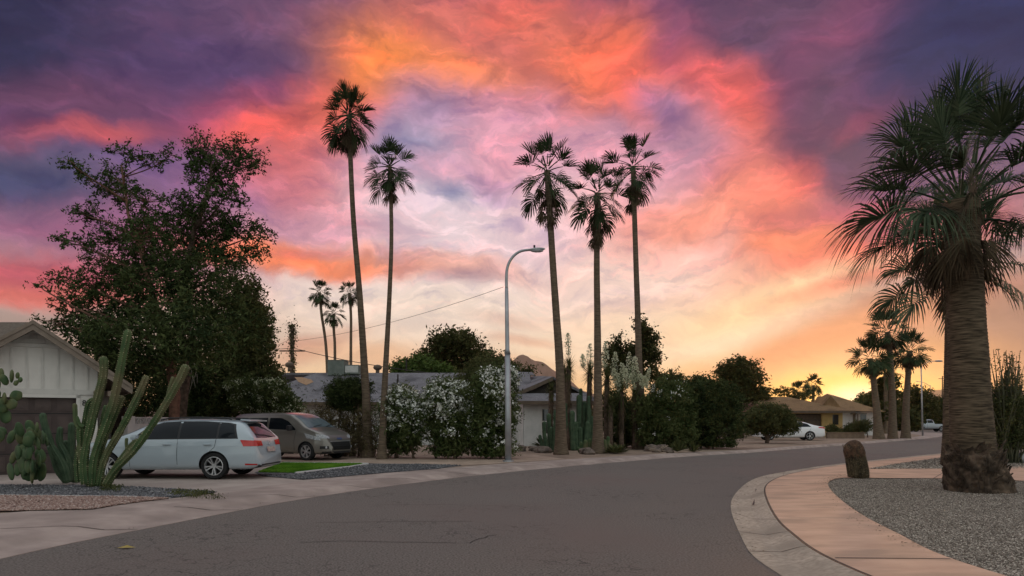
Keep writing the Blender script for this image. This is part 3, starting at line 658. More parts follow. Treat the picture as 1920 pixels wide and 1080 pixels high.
def palm(label, base, path, r0, r1, Lp, Lb, nf_, seed, group=None, nl=28, flare=1.5, skirt=14, mt=None, ml=None, lo=-.75, hi=1.45, tipdroop=.55, ring=True, cat='palm tree', skirt_len=1., narrow=1.0, pr=.018):
    """path: points from base to crown"""
    nf = int(nf_); rr = random.Random(seed); base = Vector(base); t = thing('palm_tree', label, cat, base, group)
    P = subdiv([tuple(p) for p in path], 10) if len(path) > 2 else np.array([np.array(path[0])*(1-i/20)+np.array(path[-1])*(i/20) for i in range(21)])
    # resample finely so leaf-scar rings show
    d = np.r_[0, np.cumsum(np.linalg.norm(P[1:]-P[:-1], axis=1))]; H_ = d[-1]; n = int(max(24, min(190, H_/.035))) if ring else 30
    tt = np.linspace(0, H_, n); Q = [Vector((np.interp(q, d, P[:, 0]), np.interp(q, d, P[:, 1]), np.interp(q, d, P[:, 2]))) for q in tt]
    rad = []
    for i, q in enumerate(tt):
        f = q/H_; r = r1+(r0-r1)*(1-f)**2.2; r *= 1+(flare-1)*math.exp(-q/(.9*r0*2.2)); r *= 1+.025*mnoise.noise(Vector((q*1.3, seed, 0)))
        if ring: r *= 1+(.022 if i % 2 else -.012)*(1+rr.uniform(-.4, .4))
        rad.append(r)
    mb = MB(); mb.tube(Q, rad, 18); mb.build('trunk', mt or M_barkd, t, smooth=True)
    top = Q[-1]; axis = (Q[-1]-Q[-4]).normalized()
    cr_ = MB()
    for i in range(nf):
        f = (i+.5)/nf; e_ = hi+(lo-hi)*f**.9+rr.gauss(0, .13); a_ = i*2.39996+rr.gauss(0, .15)
        b_ = top+axis*(r1*1.2*(1-f)*2-.35*Lp*f)+Vector((math.cos(a_), math.sin(a_), 0))*r1*.8
        frond(cr_, b_, a_, e_, Lp*.70*rr.uniform(.65, 1.2)*(.6+.4*min(1, f*4)), Lb*1.42*rr.uniform(.78, 1.1), rr, nl, droop=.15+.75*f, tipdroop=tipdroop*(.25+1.0*f), narrow=narrow, pet_r=pr, fold=.75-.45*f, spread=72+40*f)
    cr_.build('crown', ml or M_frond, t)
    if skirt:
        sk = MB()
        for i in range(int(skirt*2.2)):
            a_ = rr.uniform(0, 6.28); e_ = rr.uniform(-1.5, -1.15); b_ = top-axis*rr.uniform(.15, 1.0)*Lp*skirt_len+Vector((math.cos(a_), math.sin(a_), 0))*r1
            frond(sk, b_, a_, e_, Lp*.4, Lb*.9, rr, max(12, nl//2), droop=.2, tipdroop=.5, spread=55, narrow=1., pet_r=pr)
        sk.build('dead_fronds', M_dead, t)
    return t

# ------------------------------------------------------------------ buildings
class Plane:
    def __init__(s, Q, deg):
        a = R(deg); s.u = Vector((math.cos(a), math.sin(a), 0)); s.out = Vector((math.sin(a), -math.cos(a), 0)); s.Q = Vector(Q)
    def px(s, x, y, off=0):
        r = Vector(((x-960)/F, 1, (HZ-y)/F)); o = Vector((0, 0, CZ)); D = (off+s.out.dot(s.Q-o))/s.out.dot(r)
        return o+r*D
    def at(s, u, z, off=0): return Vector((s.Q.x, s.Q.y, 0))+s.u*u+s.out*off+Vector((0, 0, z))
    def su(s, p): return (Vector(p)-s.Q).dot(s.u)
    def rect(s, mb, u0, u1, z0, z1, o0, o1, mi=0):
        b = [s.at(u0, z0, o1), s.at(u1, z0, o1), s.at(u1, z0, o0), s.at(u0, z0, o0)]; t = [p+Vector((0, 0, z1-z0)) for p in b]
        mb.hexa(b, t, mi)
def gable_slab(mb, P, prof, th, o0, o1):
    """roof slab: profile [(u,z)..] on plane P, thickness th, from offset o0 (front) to o1 (back)"""
    for (u0, z0), (u1, z1) in zip(prof[:-1], prof[1:]):
        mb.hexa([P.at(u0, z0-th, o0), P.at(u1, z1-th, o0), P.at(u1, z1-th, o1), P.at(u0, z0-th, o1)], [P.at(u0, z0, o0), P.at(u1, z1, o0), P.at(u1, z1, o1), P.at(u0, z0, o1)])
# --- white board-and-batten house with the dark garage door, at the left
Q1 = G(85, 888, .1); P1_ = Plane(Q1, 34)
h1 = thing('house', 'white board-and-batten garage house with dark panelled garage door at the left edge', 'house', Q1)
pk = P1_.px(62, 603, .55); ev = P1_.px(246, 724, .55); lf_ = P1_.px(0, 635, .55)
upk, zpk, uev, zev, ulf, zlf = P1_.su(pk), pk.z, P1_.su(ev), ev.z, P1_.su(lf_), lf_.z
sl_ = (zlf-zpk)/(ulf-upk); uL = upk-2.35; zL = zpk+sl_*-2.35
dt = P1_.px(100, 738).z; uc = P1_.su(P1_.px(183, 850)); ud = P1_.su(P1_.px(143, 850)); ul = ud-2.5
fz = P1_.px(60, 651).z; 
roofz = lambda u: zpk+(zev-zpk)*(u-upk)/(uev-upk) if u > upk else zpk+sl_*(u-upk)
b = MB()
prof = [P1_.at(u, z, 0) for u, z in ((ul-.4, dt), (uc, dt), (uc, roofz(uc)-.16), (upk, zpk-.17), (ul-.4, roofz(ul-.4)-.16))]
b.extr(prof, -P1_.out*.2)
P1_.rect(b, ud, uc, .1, dt, -.2, -.002); P1_.rect(b, ul-.4, ul, .1, dt, -.2, -.002)
Ps = Plane(P1_.at(uc, 0, 0), 100)
bk0 = P1_.at(uc, 0, 0); d_ = -P1_.out
b.hexa([P1_.at(uc-.2, .1, -.2), P1_.at(uc, .1, -.2), P1_.at(uc, .1, -7), P1_.at(uc-.2, .1, -7)], [P1_.at(uc-.2, roofz(uc)-.2, -.2), P1_.at(uc, roofz(uc)-.2, -.2), P1_.at(uc, roofz(uc)-.2, -7), P1_.at(uc-.2, roofz(uc)-.2, -7)])
b.hexa([P1_.at(ul-.4, .1, -6.8), P1_.at(uc, .1, -6.8), P1_.at(uc, .1, -7), P1_.at(ul-.4, .1, -7)], [P1_.at(ul-.4, 2.5, -6.8), P1_.at(uc, 2.5, -6.8), P1_.at(uc, 2.5, -7), P1_.at(ul-.4, 2.5, -7)])
wall1 = b.build('wall', M_white, h1)
b = MB()
u = ul-.3; i = 0
while u < uc-.05:
    zt = min(fz, roofz(u+.02)-.2, roofz(u-.02)-.2)
    if zt > dt+.1: P1_.rect(b, u-.02, u+.02, dt+.12, zt, .001, .028)
    u += .34
P1_.rect(b, ul-.4, uc+.01, dt-.02, dt+.12, .001, .035)
ufr = upk+(fz-zpk+.2)*(uev-upk)/(zev-zpk); P1_.rect(b, ul-.4, ufr, fz, fz+.10, .001, .04)
z = fz+.11
while z < zpk-.35:
    ur = upk+(z+.12-zpk+.2)*(uev-upk)/(zev-zpk); ul2 = upk+(z+.12-zpk+.2)/sl_
    b.hexa([P1_.at(ul2, z, .045), P1_.at(ur, z, .045), P1_.at(ur, z, .001), P1_.at(ul2, z, .001)], [P1_.at(ul2, z+.12, .012), P1_.at(ur, z+.12, .012), P1_.at(ur, z+.12, .001), P1_.at(ul2, z+.12, .001)]); z += .125
b.build('batten', mat('batten_paint', (.54,.52,.49), (.60,.575,.54), rough=.6), wall1)
b = MB(); gable_slab(b, P1_, [(uL, zL), (upk, zpk), (uev, zev)], .14, .55, -9)
roof1 = b.build('roof', mat('roof_shingle_brown', (.10,.08,.065), (.17,.14,.11), scale=14, bump=.5, rough=.95), h1)
b = MB()
for (u0, z0), (u1, z1) in (((uL, zL), (upk, zpk)), ((upk, zpk), (uev+.02, zev))):
    b.hexa([P1_.at(u0, z0-.22, .59), P1_.at(u1, z1-.22, .59), P1_.at(u1, z1-.22, .553), P1_.at(u0, z0-.22, .553)], [P1_.at(u0, z0+.02, .59), P1_.at(u1, z1+.02, .59), P1_.at(u1, z1+.02, .553), P1_.at(u0, z0+.02, .553)])
    b.hexa([P1_.at(u0, z0-.06, .62), P1_.at(u1, z1-.06, .62), P1_.at(u1, z1-.06, .592), P1_.at(u0, z0-.06, .592)], [P1_.at(u0, z0+.04, .62), P1_.at(u1, z1+.04, .62), P1_.at(u1, z1+.04, .592), P1_.at(u0, z0+.04, .592)])
b.hexa([P1_.at(uev+.003, zev-.17, .55), P1_.at(uev+.04, zev-.17, .55), P1_.at(uev+.04, zev-.17, -9), P1_.at(uev+.003, zev-.17, -9)], [P1_.at(uev+.003, zev+.02, .55), P1_.at(uev+.04, zev+.02, .55), P1_.at(uev+.04, zev+.02, -9), P1_.at(uev+.003, zev+.02, -9)])
b.build('fascia', M_fascia, roof1)
b = MB(); P1_.rect(b, uc-.1, uc+.0, 2.2, 2.34, .004, .5); P1_.rect(b, uev-.55, uev-.43, zev-.28, zev-.15, -.4, .5); b.build('rafter_tail', M_fascia, roof1)
b = MB(); P1_.rect(b, ul, ud, .1, dt, -.19, -.13); gd = b.build('garage_door', M_gdoor, h1)
b = MB(); nr, ncl_ = 4, 5
for r_ in range(nr):
    for c_ in range(ncl_):
        du = (ud-ul)/ncl_; dz = (dt-.1)/nr; u0, z0 = ul+c_*du, .1+r_*dz
        P1_.rect(b, u0+.07, u0+du-.07, z0+.08, z0+dz-.08, -.13, -.112); P1_.rect(b, u0+.12, u0+du-.12, z0+.13, z0+dz-.13, -.112, -.098)
    P1_.rect(b, ul, ud, .1+r_*dz-.012, .1+r_*dz+.012, -.13, -.124, 1)
b.build('door_panel', [mat('door_panel_paint', (.07,.05,.046), (.09,.064,.058), rough=.45), M_black], gd)
b = MB(); P1_.rect(b, ul-.1, ul, .1, dt, -.0, .03); P1_.rect(b, ud, ud+.09, .1, dt-.003, 0, .03); P1_.rect(b, ul-.1, ud+.09, dt-.11, dt-.022, 0, .03); b.build('door_casing', M_white, h1)
def text_part(s, name, size, M, m, parent, ext=.01):
    cu = bpy.data.curves.new(name, 'FONT'); cu.body = s; cu.size = size; cu.extrude = ext; cu.align_x = 'CENTER'; cu.align_y = 'CENTER'
    o = bpy.data.objects.new(name, cu); COL.objects.link(o); dg = bpy.context.evaluated_depsgraph_get(); me = bpy.data.meshes.new_from_object(o.evaluated_get(dg)); bpy.data.objects.remove(o); bpy.data.curves.remove(cu)
    me.name = name; me.transform(M); org = ORG.get(parent, Vector((0, 0, 0))); me.transform(Matrix.Translation(-org)); me.materials.clear(); return fin(name, me, m, parent, org)
for ch, (x, y) in (('8', (158,756)), ('5', (163,763))):
    p = P1_.px(x, y, .02); text_part(ch, 'house_number', .22, Matrix.Translation(p) @ Matrix.Rotation(R(34), 4, 'Z') @ Matrix.Rotation(R(90), 4, 'X'), M_black, h1)
b = MB(); b.hexa([P1_.at(uc+.003, .1, -.35), P1_.at(uc+.03, .1, -.35), P1_.at(uc+.03, .1, -1.3), P1_.at(uc+.003, .1, -1.3)], [P1_.at(uc+.003, 2.1, -.35), P1_.at(uc+.03, 2.1, -.35), P1_.at(uc+.03, 2.1, -1.3), P1_.at(uc+.003, 2.1, -1.3)]); b.build('side_door', M_gdoor, h1)
# main roof behind, ridge parallel to the street
b = MB(); zr = W(30, 604, 25.).z; x1_ = W(66, 604, 25).x; x0_ = x1_-14
for (ya, za), (yb_, zb_) in (((20.6, 3.1), (25., zr)), ((25., zr), (30., 2.6))):
    xa, xb = (x1_ if za < zb_ else x1_), x1_
    q = [Vector(v) for v in ((x0_, ya, za), (xa, ya, za), (xb, yb_, zb_), (x0_, yb_, zb_))]; b.hexa([v-Vector((0, 0, .14)) for v in q], q)
b.hexa([(x0_, 24.9, 2.3), (x1_-.05, 24.9, 2.3), (x1_-.05, 25.1, 2.3), (x0_, 25.1, 2.3)], [(x0_, 24.9, zr-.2), (x1_-.05, 24.9, zr-.2), (x1_-.05, 25.1, zr-.2), (x0_, 25.1, zr-.2)])
b.build('roof', bpy.data.materials['roof_shingle_brown'], h1)

p0, p1 = W(150, 790, 22.4), W(207, 790, 22.4)
b = MB(); b.hexa([(p0.x, 22.4, .1), (p1.x, 22.4, .1), (p1.x, 22.6, .1), (p0.x, 22.6, .1)], [(p0.x, 22.4, 2.5), (p1.x, 22.4, 2.5), (p1.x, 22.6, 2.5), (p0.x, 22.6, 2.5)]); b.build('wall', M_white, h1)
gt0, gt1 = W(207.5, 790, 22.5), W(236, 790, 21.6)
gte = thing('gate', 'dark wooden side gate between the garage house and the block wall', 'gate', (gt0.x, gt0.y, .1))
dv = (gt1-gt0); dv.z = 0; dv.normalize(); Lg = (gt1-gt0).length; PG = Plane((gt0.x, gt0.y, 0), math.degrees(math.atan2(dv.y, dv.x)))
b = MB(); k = 6
for i in range(k): PG.rect(b, Lg*i/k+.008, Lg*(i+1)/k-.008, .14, 1.95, -.04, 0)
b.build('board', M_gdoor, gte); b = MB(); PG.rect(b, 0, Lg, .4, .5, -.08, -.041); b.build('rail', M_gdoor, gte); b = MB(); PG.rect(b, 0, Lg, 1.6, 1.7, -.08, -.041); b.build('rail', M_gdoor, gte)
# --- white block wall with a pierced top course
A0, A1 = W(238, 783, 21.0), W(470, 784, 29.5); A0.z = A1.z = 0
bw = thing('block_wall', 'white block garden wall with a pierced breeze-block top course behind the wagon', 'wall', (A0.x, A0.y, .1))
dv = (A1-A0); LW = dv.length; dv.normalize(); ang = math.atan2(dv.y, dv.x); PW = Plane(A0, math.degrees(ang))
b = MB(); PW.rect(b, .3, LW, .1, 1.42, -.15, 0); PW.rect(b, 0, .38, .1, 1.66, -.17, .02); b.build('wall', M_white2, bw)
b = MB(); k = int((LW-.4)/.3)
PW.rect(b, .38, LW, 1.60, 1.635, -.14, -.01)
for i in range(k):
    u0 = .4+i*.3
    PW.rect(b, u0, u0+.035, 1.421, 1.599, -.14, -.01)
    c = PW.at(u0+.16, 1.51, -.07)
    for a_ in (45, -45):
        m_ = Matrix.Translation(c) @ Matrix.Rotation(ang, 4, 'Z') @ Matrix.Rotation(R(a_), 4, 'Y')
        v = [m_ @ Vector(p) for p in ((-.12,-.06,-.012),(.12,-.06,-.012),(.12,.06,-.012),(-.12,.06,-.012),(-.12,-.06,.012),(.12,-.06,.012),(.12,.06,.012),(-.12,.06,.012))]
        b.hexa(v[:4], v[4:])
b.build('breeze_blocks', M_white2, bw)

# --- long low house under grey shingles
h2 = thing('house', 'low white house under a wide grey shingle roof behind the flowering bushes', 'house', (-6, 40, .1))
P2_ = Plane((0, 40.5, 0), 0)
E0, E1 = W(440, 757, 39.9), W(972, 751, 39.9)      # eaves
zE = 2.62; ub, ur = E0.x, 2.2
b = MB(); P2_.rect(b, ub+.5, 1.0, .1, 2.6, -8, 0); wl = b.build('wall', M_white2, h2)
b = MB(); D0, D1 = 39.9, 46.0; zR = W(760, 699, D1).z
for (da, za), (db, zb_) in (((D0, zE), (D1, zR)), ((D1, zR), (52, zE))):
    b.hexa([(ub, da, za-.15), (1.2, da, za-.15), (1.2, db, zb_-.15), (ub+(3.0 if db > 45 and da < 45 else 0), db, zb_-.15)], [(ub, da, za), (1.2, da, za), (1.2, db, zb_), (ub+(3. if db > 45 and da < 45 else 0), db, zb_)])
rf = b.build('roof', M_roofg, h2)
b = MB(); b.box(((ub+1.2)/2, D0-.03, zE-.09), (1.2-ub, .04, .2)); b.build('fascia', M_trim, rf)
# bare patch and lifted shingles on the roof, lying in its slope
def on_roof(x, y, off=.02):
    r = Vector(((x-960)/F, 1, (HZ-y)/F)); n_ = Vector((0, -(zR-zE), D1-D0)).normalized(); q = Vector((0, D0, zE)); o = Vector((0, 0, CZ))
    return o+r*((n_.dot(q-o)+off)/n_.dot(r))
b = MB(); b.poly([on_roof(*q) for q in ((552,707),(566,707),(584,712),(588,716),(574,722),(560,716))]); b.build('bare_patch', mat('bare_roof_board', (.28,.17,.10), (.36,.23,.14), scale=6, rough=.9), rf)
b = MB(); rr = random.Random(2)
for i in range(14):
    x = 550+i*2.6+rr.gauss(0, 4); y = 722+i*.9+rr.gauss(0, 3); w_ = rr.uniform(1.4, 3.4); b = MB()
    b.poly([on_roof(x, y), on_roof(x+w_, y+.5), on_roof(x+w_, y+2.0), on_roof(x, y+1.2)]); b.build('missing_shingle', M_dark, rf)
# rooftop cooler
c = W(649, 697, 46); b = MB(); b.box((c.x-.5, 45.9, c.z+.2), (1.1, 1.3, .98)); b.box((c.x+.54, 45.9, c.z+.1), (.96, 1.2, .62)); b.box((c.x-.5, 45.9, c.z+.715), (1.16, 1.36, .04))
cl = b.build('roof_cooler', M_green, h2)
b = MB()
b.box((c.x+.54, 45.285, c.z+.12), (.86, .02, .44)); b.build('louvre', mat('pale_louvre', (.42,.42,.40)), cl)
for x, y in ((543,688),(708,693)):
    p = W(x, y+3, 46.2); b = MB(); b.tube([p+Vector((0,0,-.2)), p+Vector((0,0,.12))], .13, 10); b.blob(p+Vector((0,0,.25)), (.3,.3,.2), 2); b.build('roof_vent', M_trim, h2, smooth=True)
for x, y, h_ in ((746,709,.45),(762,690,.9),(745,714,.3)):
    p = on_roof(x, y+6); b = MB(); b.tube([p, p+Vector((0,0,h_))], .05, 8); b.build('vent_pipe', M_dark, h2)
# right-hand gabled wing
g0 = Plane(W(981, 836, 38.5), 0); g0.Q.z = 0
xl, xr = W(968, 800, 38.5).x, W(1112, 800, 38.5).x
b = MB(); b.hexa([(xl+.0, 40.3, .1), (g0.Q.x, 38.5, .1), (g0.Q.x+.01, 44, .1), (xl, 44, .1)], [(xl, 40.3, 2.6), (g0.Q.x, 38.5, 2.6), (g0.Q.x+.01, 44, 2.6), (xl, 44, 2.6)])
g0.rect(b, .015, 1.02, .1, 2.6, -5, 0); g0.rect(b, 1.02, 2.2, .1, .75, -.3, 0); g0.rect(b, 1.02, 2.2, 2.25, 2.6, -.3, 0); g0.rect(b, 2.2, xr-g0.Q.x-.4, .1, 2.6, -5, 0)
b.build('wall', M_white2, h2)
for u0, u1, z0, z1 in ((1.02, 1.55, .75, 2.25), (1.65, 2.2, .75, 2.25)):
    b = MB(); g0.rect(b, u0, u1, z0, z1, -.2, -.16); wn_ = b.build('window', M_glass, h2)
    b = MB()
    for r_ in ((u0, u0+.06, z0, z1), (u1-.06, u1, z0, z1), (u0+.06, u1-.06, z0, z0+.06), (u0+.06, u1-.06, z1-.06, z1), (u0+.06, u1-.06, (z0+z1)/2-.02, (z0+z1)/2+.02)): g0.rect(b, *r_, -.159, -.02)
    g0.rect(b, u0-.03, u1+.03, z0-.08, z0-.002, -.1, .06); b.build('frame', M_white, wn_)
b = MB()   # lower skirt roof over the wing
zs, zs2 = W(1040, 752, 37.9).z, W(1040, 737, 40.2).z
b.hexa([(xl-.15, 37.9, zs-.12), (xr, 37.9, zs-.12), (xr, 40.4, zs2-.12), (xl-.15, 40.4, zs2-.12)], [(xl-.15, 37.9, zs), (xr, 37.9, zs), (xr, 40.4, zs2), (xl-.15, 40.4, zs2)])
gx, gz = W(1037, 706, 41.0).x, W(1037, 706, 41.0).z; ex, ez = W(975, 738, 40.4).x, W(975, 738, 40.4).z
# main gable whose open end, filled with painted shade, looks to the right front
def sl4(a0, a1, b0, b1, th=.14):
    q = [Vector(v) for v in (a0, a1, b1, b0)]; b.hexa([v-Vector((0, 0, th)) for v in q], q)
zr2 = W(960, 703, 46).z
sl4((ex-.3, 40.2, ez), (gx, 41.0, gz), (ex-.3-3, 47, zr2-.4), (gx-.6, 47, zr2))
sl4((gx, 41.0, gz), (gx+2.6, 41.0, gz-1.3), (gx-.6, 47, zr2), (gx+2.6, 48, gz-1.3))
rf2 = b.build('roof', M_roofg, h2)
b = MB(); b.extr([(ex, 40.75, ez-.12), (gx+2.4, 41.4, ez-.12), (gx, 41.4, gz-.2)], (0, .3, 0)); b.build('gable_shade_panel', M_dark, rf2)  # solid dark panel standing in for shade under the gable overhang
b = MB(); sl4((ex-.35, 40.1, ez-.02), (gx, 40.85, gz-.02), (ex-.3, 40.16, ez-.02), (gx, 40.95, gz-.02), .22); b.build('fascia', M_trim, rf2); b = MB(); b.box(((xl+xr)/2, 37.87, zs-.09), (xr-xl+.1, .04, .2)); b.build('fascia', M_trim, rf2)
b = MB(); b.poly([W(938, 702, 45.5), W(1003, 704, 45.5), W(998, 698, 47), W(945, 696, 47)]); b.build('roof_cap', M_roofg, rf2)

# --- tan house across the side street
T = 62.
h3 = thing('house', 'tan stucco house with brown hipped roof and brown garage door behind the white sedan', 'house', (26, T, .1))
P3 = Plane((0, T, 0), 0)
def X(x, d=T): return (x-960)*d/F
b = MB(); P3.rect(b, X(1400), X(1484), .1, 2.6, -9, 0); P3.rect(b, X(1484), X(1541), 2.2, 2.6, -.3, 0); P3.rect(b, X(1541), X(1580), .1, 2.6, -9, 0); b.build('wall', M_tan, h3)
b = MB(); P3.rect(b, X(1484), X(1541), .1, 2.2, -.25, -.2); gd3 = b.build('garage_door', M_trim, h3)
b = MB()
for i in range(4): P3.rect(b, X(1484), X(1541), .6+i*.5, .63+i*.5, -.2, -.19)
b.build('door_panel', M_dark, gd3)
b = MB(); P3.rect(b, X(1561), X(1572), 1.2, 2.1, .005, .02); w3 = b.build('window', M_glass, h3)
zE3, zR3 = W(0, 770, T-1.1).z, W(0, 744, T+5).z
b = MB(); a0, a1 = X(1392), X(1592)
pts = [(a0, T-1.1, zE3), (a1, T-1.1, zE3), (a1, T+11, zE3), (a0, T+11, zE3)]; r0_, r1_ = (a0+3.5, T+5, zR3), (a1-3.6, T+5, zR3)
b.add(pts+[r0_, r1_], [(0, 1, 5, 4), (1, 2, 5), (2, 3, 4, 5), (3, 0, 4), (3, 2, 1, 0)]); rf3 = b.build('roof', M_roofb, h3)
b = MB(); P3.rect(b, a0, a1, zE3-.2, zE3-.01, 1.1, 1.14); b.build('fascia', M_trim, rf3)
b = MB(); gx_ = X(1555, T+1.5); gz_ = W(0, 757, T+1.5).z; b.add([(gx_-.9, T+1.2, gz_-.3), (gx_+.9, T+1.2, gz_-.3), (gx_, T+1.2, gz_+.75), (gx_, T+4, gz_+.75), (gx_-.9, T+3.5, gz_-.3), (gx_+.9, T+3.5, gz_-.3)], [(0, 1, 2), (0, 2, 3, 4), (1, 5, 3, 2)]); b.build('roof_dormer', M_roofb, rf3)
# white house next to it
T2 = 68.
h4 = thing('house', 'small white house with a brown roof between the tan house and the far palms', 'house', (33, T2, .1))
P4 = Plane((0, T2, 0), 0); X2 = lambda x: (x-960)*T2/F
b = MB(); P4.rect(b, X2(1578), X2(1640), .1, 2.6, -8, 0); b.build('wall', M_white2, h4)
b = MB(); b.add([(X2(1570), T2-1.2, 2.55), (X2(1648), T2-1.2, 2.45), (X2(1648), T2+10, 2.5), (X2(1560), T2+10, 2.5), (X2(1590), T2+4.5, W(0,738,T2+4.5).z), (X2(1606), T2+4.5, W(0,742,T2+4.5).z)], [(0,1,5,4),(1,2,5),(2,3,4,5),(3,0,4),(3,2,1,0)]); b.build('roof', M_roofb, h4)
for x0, x1, z0, z1 in ((1599,1604,.3,2.2),(1613,1624,1.2,2.2)):
    b = MB(); P4.rect(b, X2(x0), X2(x1), z0, z1, .004, .03); b.build('window' if x0 > 1600 else 'door', M_glass if x0 > 1600 else M_trim, h4)
b = MB(); P4.rect(b, X2(1594), X2(1612), 2.2, 2.3, .0, 1.4); b.box((X2(1594)+.1, T2-1.3, 1.2), (.12,.12,2.0)); b.build('porch', M_trim, h4)
# house with reddish roof left of the tan house
T3 = 56.
h5 = thing('house', 'low house with a reddish shingle roof half hidden by the round citrus tree', 'house', ((1405-960)*T3/F, T3, .1))
P5 = Plane((0, T3, 0), 0); X3 = lambda x: (x-960)*T3/F
b = MB(); P5.rect(b, X3(1350), X3(1424), .1, 2.5, -5, 0); b.build('wall', mat('beige_stucco', (.34,.25,.2), (.4,.3,.24), scale=3), h5)
b = MB(); zb_, zt_ = W(0, 770, T3-1).z, W(0, 745, T3+4).z
b.hexa([(X3(1340), T3-1, zb_-.15), (X3(1430), T3-1, zb_-.15), (X3(1430), T3+4, zt_-.15), (X3(1340), T3+4, zt_-.15)], [(X3(1340), T3-1, zb_), (X3(1430), T3-1, zb_), (X3(1430), T3+4, zt_), (X3(1340), T3+4, zt_)])
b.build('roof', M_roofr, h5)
# low planter wall in front of the tan house
p0, p1 = G(1550, 822, .1), G(1640, 823, .1)
b = MB(); b.box(((p0.x+p1.x)/2, p0.y, .32), (p1.x-p0.x, .3, .45)); b.box(((p0.x+p1.x)/2, p0.y, .57), (p1.x-p0.x+.1, .38, .06)); tag(b.build('planter_wall', mat('brown_block', (.16,.11,.08), (.22,.155,.11))), 'low brown block planter wall in front of the white house', 'wall')

# ------------------------------------------------------------------ lamps, poles, wires
def lamp_main():
    D = G(953, 866, .1).y; s = D/F; bx = G(953, 866, .1)
    t = thing('street_lamp', 'tall galvanised street lamp with a curved arm beside the oleander hedge', 'street lamp', bx)
    b = MB(); p = lambda x, y: W(x, y, D)
    b.tube([bx, p(952.6,780), p(951.6,662)], [.115, .105, .095], 14); b.tube([p(951.6,664), p(951.3,656), p(950.6,600), p(949.8,540)], [.11, .075, .07, .06], 14)
    b.build('pole', M_metal, t, smooth=True)
    pts = [p(949.8,541)]+[p(x, y) for x, y in ((949.6,525),(950.5,507),(955,492),(963,480),(974,472),(986,469),(996,468.5))]
    pts = [Vector(q) for q in subdiv([tuple(q) for q in pts], 4)]
    b = MB(); b.tube(pts, [.055-.012*i/len(pts) for i in range(len(pts))], 10); b.build('arm', M_metal, t, smooth=True)
    c = p(1003, 468); b = MB(); M_ = Matrix.Rotation(R(-3), 3, 'Y')
    b.blob((0,0,0), (1,1,1), 3); v = []
    for q in b.v:
        x_, y_, z_ = q; z_ = z_*(.5 if z_ < 0 else 1.0)
        w_ = .75+.25*x_
        v.append(M_ @ Vector((x_*.36, y_*.15*w_, z_*.085*(.7+.3*x_)))+c)
    b.v = [tuple(q) for q in v]; hd = b.build('lamp_head', mat('lamp_head_paint', (.36,.36,.37), (.42,.42,.43), rough=.5), t, smooth=True)
    b = MB(); b.blob(c+Vector((.07, 0, -.035)), (.24, .115, .065), 2); b.build('lens', M_lens, hd, smooth=True)
    b = MB(); b.tube([c+Vector((-.02, 0, .07)), c+Vector((-.02, 0, .15))], .035, 8); b.build('photocell', M_plast, hd)
    b = MB(); b.tube([bx+Vector((0, 0, -.02)), bx+Vector((0, 0, .06))], .19, 14); b.build('base_plate', M_metal, t)
lamp_main()
def lamp_far(x, yb, yt, xa, ya, D, label, r=.09):
    b_ = W(x+3, yb, D); b_.z = .1; t = thing('street_lamp', label, 'street lamp', b_, 'street lamps far down the side street')
    b = MB(); b.tube([b_, W(x, yt, D)], [r, r*.6], 8); b.build('pole', M_metal, t, smooth=True)
    b = MB(); q = W(x, yt+2, D); e_ = W(xa, ya, D); b.tube([q, q.lerp(e_, .5)+Vector((0, 0, .25)), e_], [r*.5, r*.4, r*.35], 6); b.build('arm', M_metal, t, smooth=True)
    b = MB(); b.blob(e_+Vector((.2 if xa > x else -.2, 0, 0)), (.42, .18, .1), 2); b.build('lamp_head', M_metal, t, smooth=True)
lamp_far(1727, 818, 686, 1756, 677, 66, 'far street lamp with a long arm standing at the kerb corner')
lamp_far(1744, 796, 722, 1722, 715, 150, 'thin far street lamp behind the dark green trees', .13)
for x, yt, D, l in ((1767,705,190,'left of the two dark utility poles beside the large palm trunk'), (1773.5,716,240,'dark utility pole showing right against the large palm trunk')):
    p = W(x, 790, D); b = MB(); b.tube([(p.x, p.y, 0), W(x, yt, D)], [.2, .14], 8); t_ = W(x, yt+5, D); b.box(t_, (2.2, .12, .12)); tag(b.build('utility_pole', M_trunk, smooth=False), l, 'utility pole', 'far utility poles')
p = W(1613, 790, 120); b = MB(); b.tube([(p.x, p.y, 0), W(1613, 735, 120)], [.12, .08], 6); b.box(W(1613, 738, 120), (.9, .08, .08)); tag(b.build('utility_pole', M_trunk), 'thin far pole above the roof by the setting sun', 'utility pole', 'far utility poles')
# overgrown pole behind the grey roof
D = 64; pb_ = W(547, 790, D); pb_.z = 0
t = thing('utility_pole', 'dark utility pole overgrown with vine behind the grey shingle roof', 'utility pole', pb_)
b = MB(); b.tube([pb_, W(548, 611, D)], [.2, .16], 10); b.box(W(548, 658, D), (2.4, .12, .12)); b.build('pole', M_trunk, t, smooth=True)
rs = np.random.RandomState(9); zt = W(548, 611, D).z; c = np.c_[rs.normal(pb_.x+.05, .17, 1500), rs.normal(D, .17, 1500), rs.uniform(3.5, zt+.15, 1500)]
c = np.r_[c, np.c_[rs.normal(pb_.x, .3, 250), rs.normal(D, .3, 250), rs.normal(zt-.5, .6, 250)]]
quads_obj('vine', leaves(c, .2, .5, rs, .3), M_far, t)
def wire(a, b_, sag, label, r=.022):
    b = MB(); P = [a.lerp(b_, i/14)-Vector((0, 0, sag*4*(i/14)*(1-i/14))) for i in range(15)]; b.tube(P, r, 5); tag(b.build('power_line', M_dark), label, 'wire', 'overhead wires')
wire(W(548, 640, 64), W(944, 538, 44), .5, 'thin overhead wire rising from the vine pole towards the street lamp', .014)
wire(W(470, 662, 80), W(548, 634, 64), .2, 'thin wire running left from the vine pole into the tree', .014)
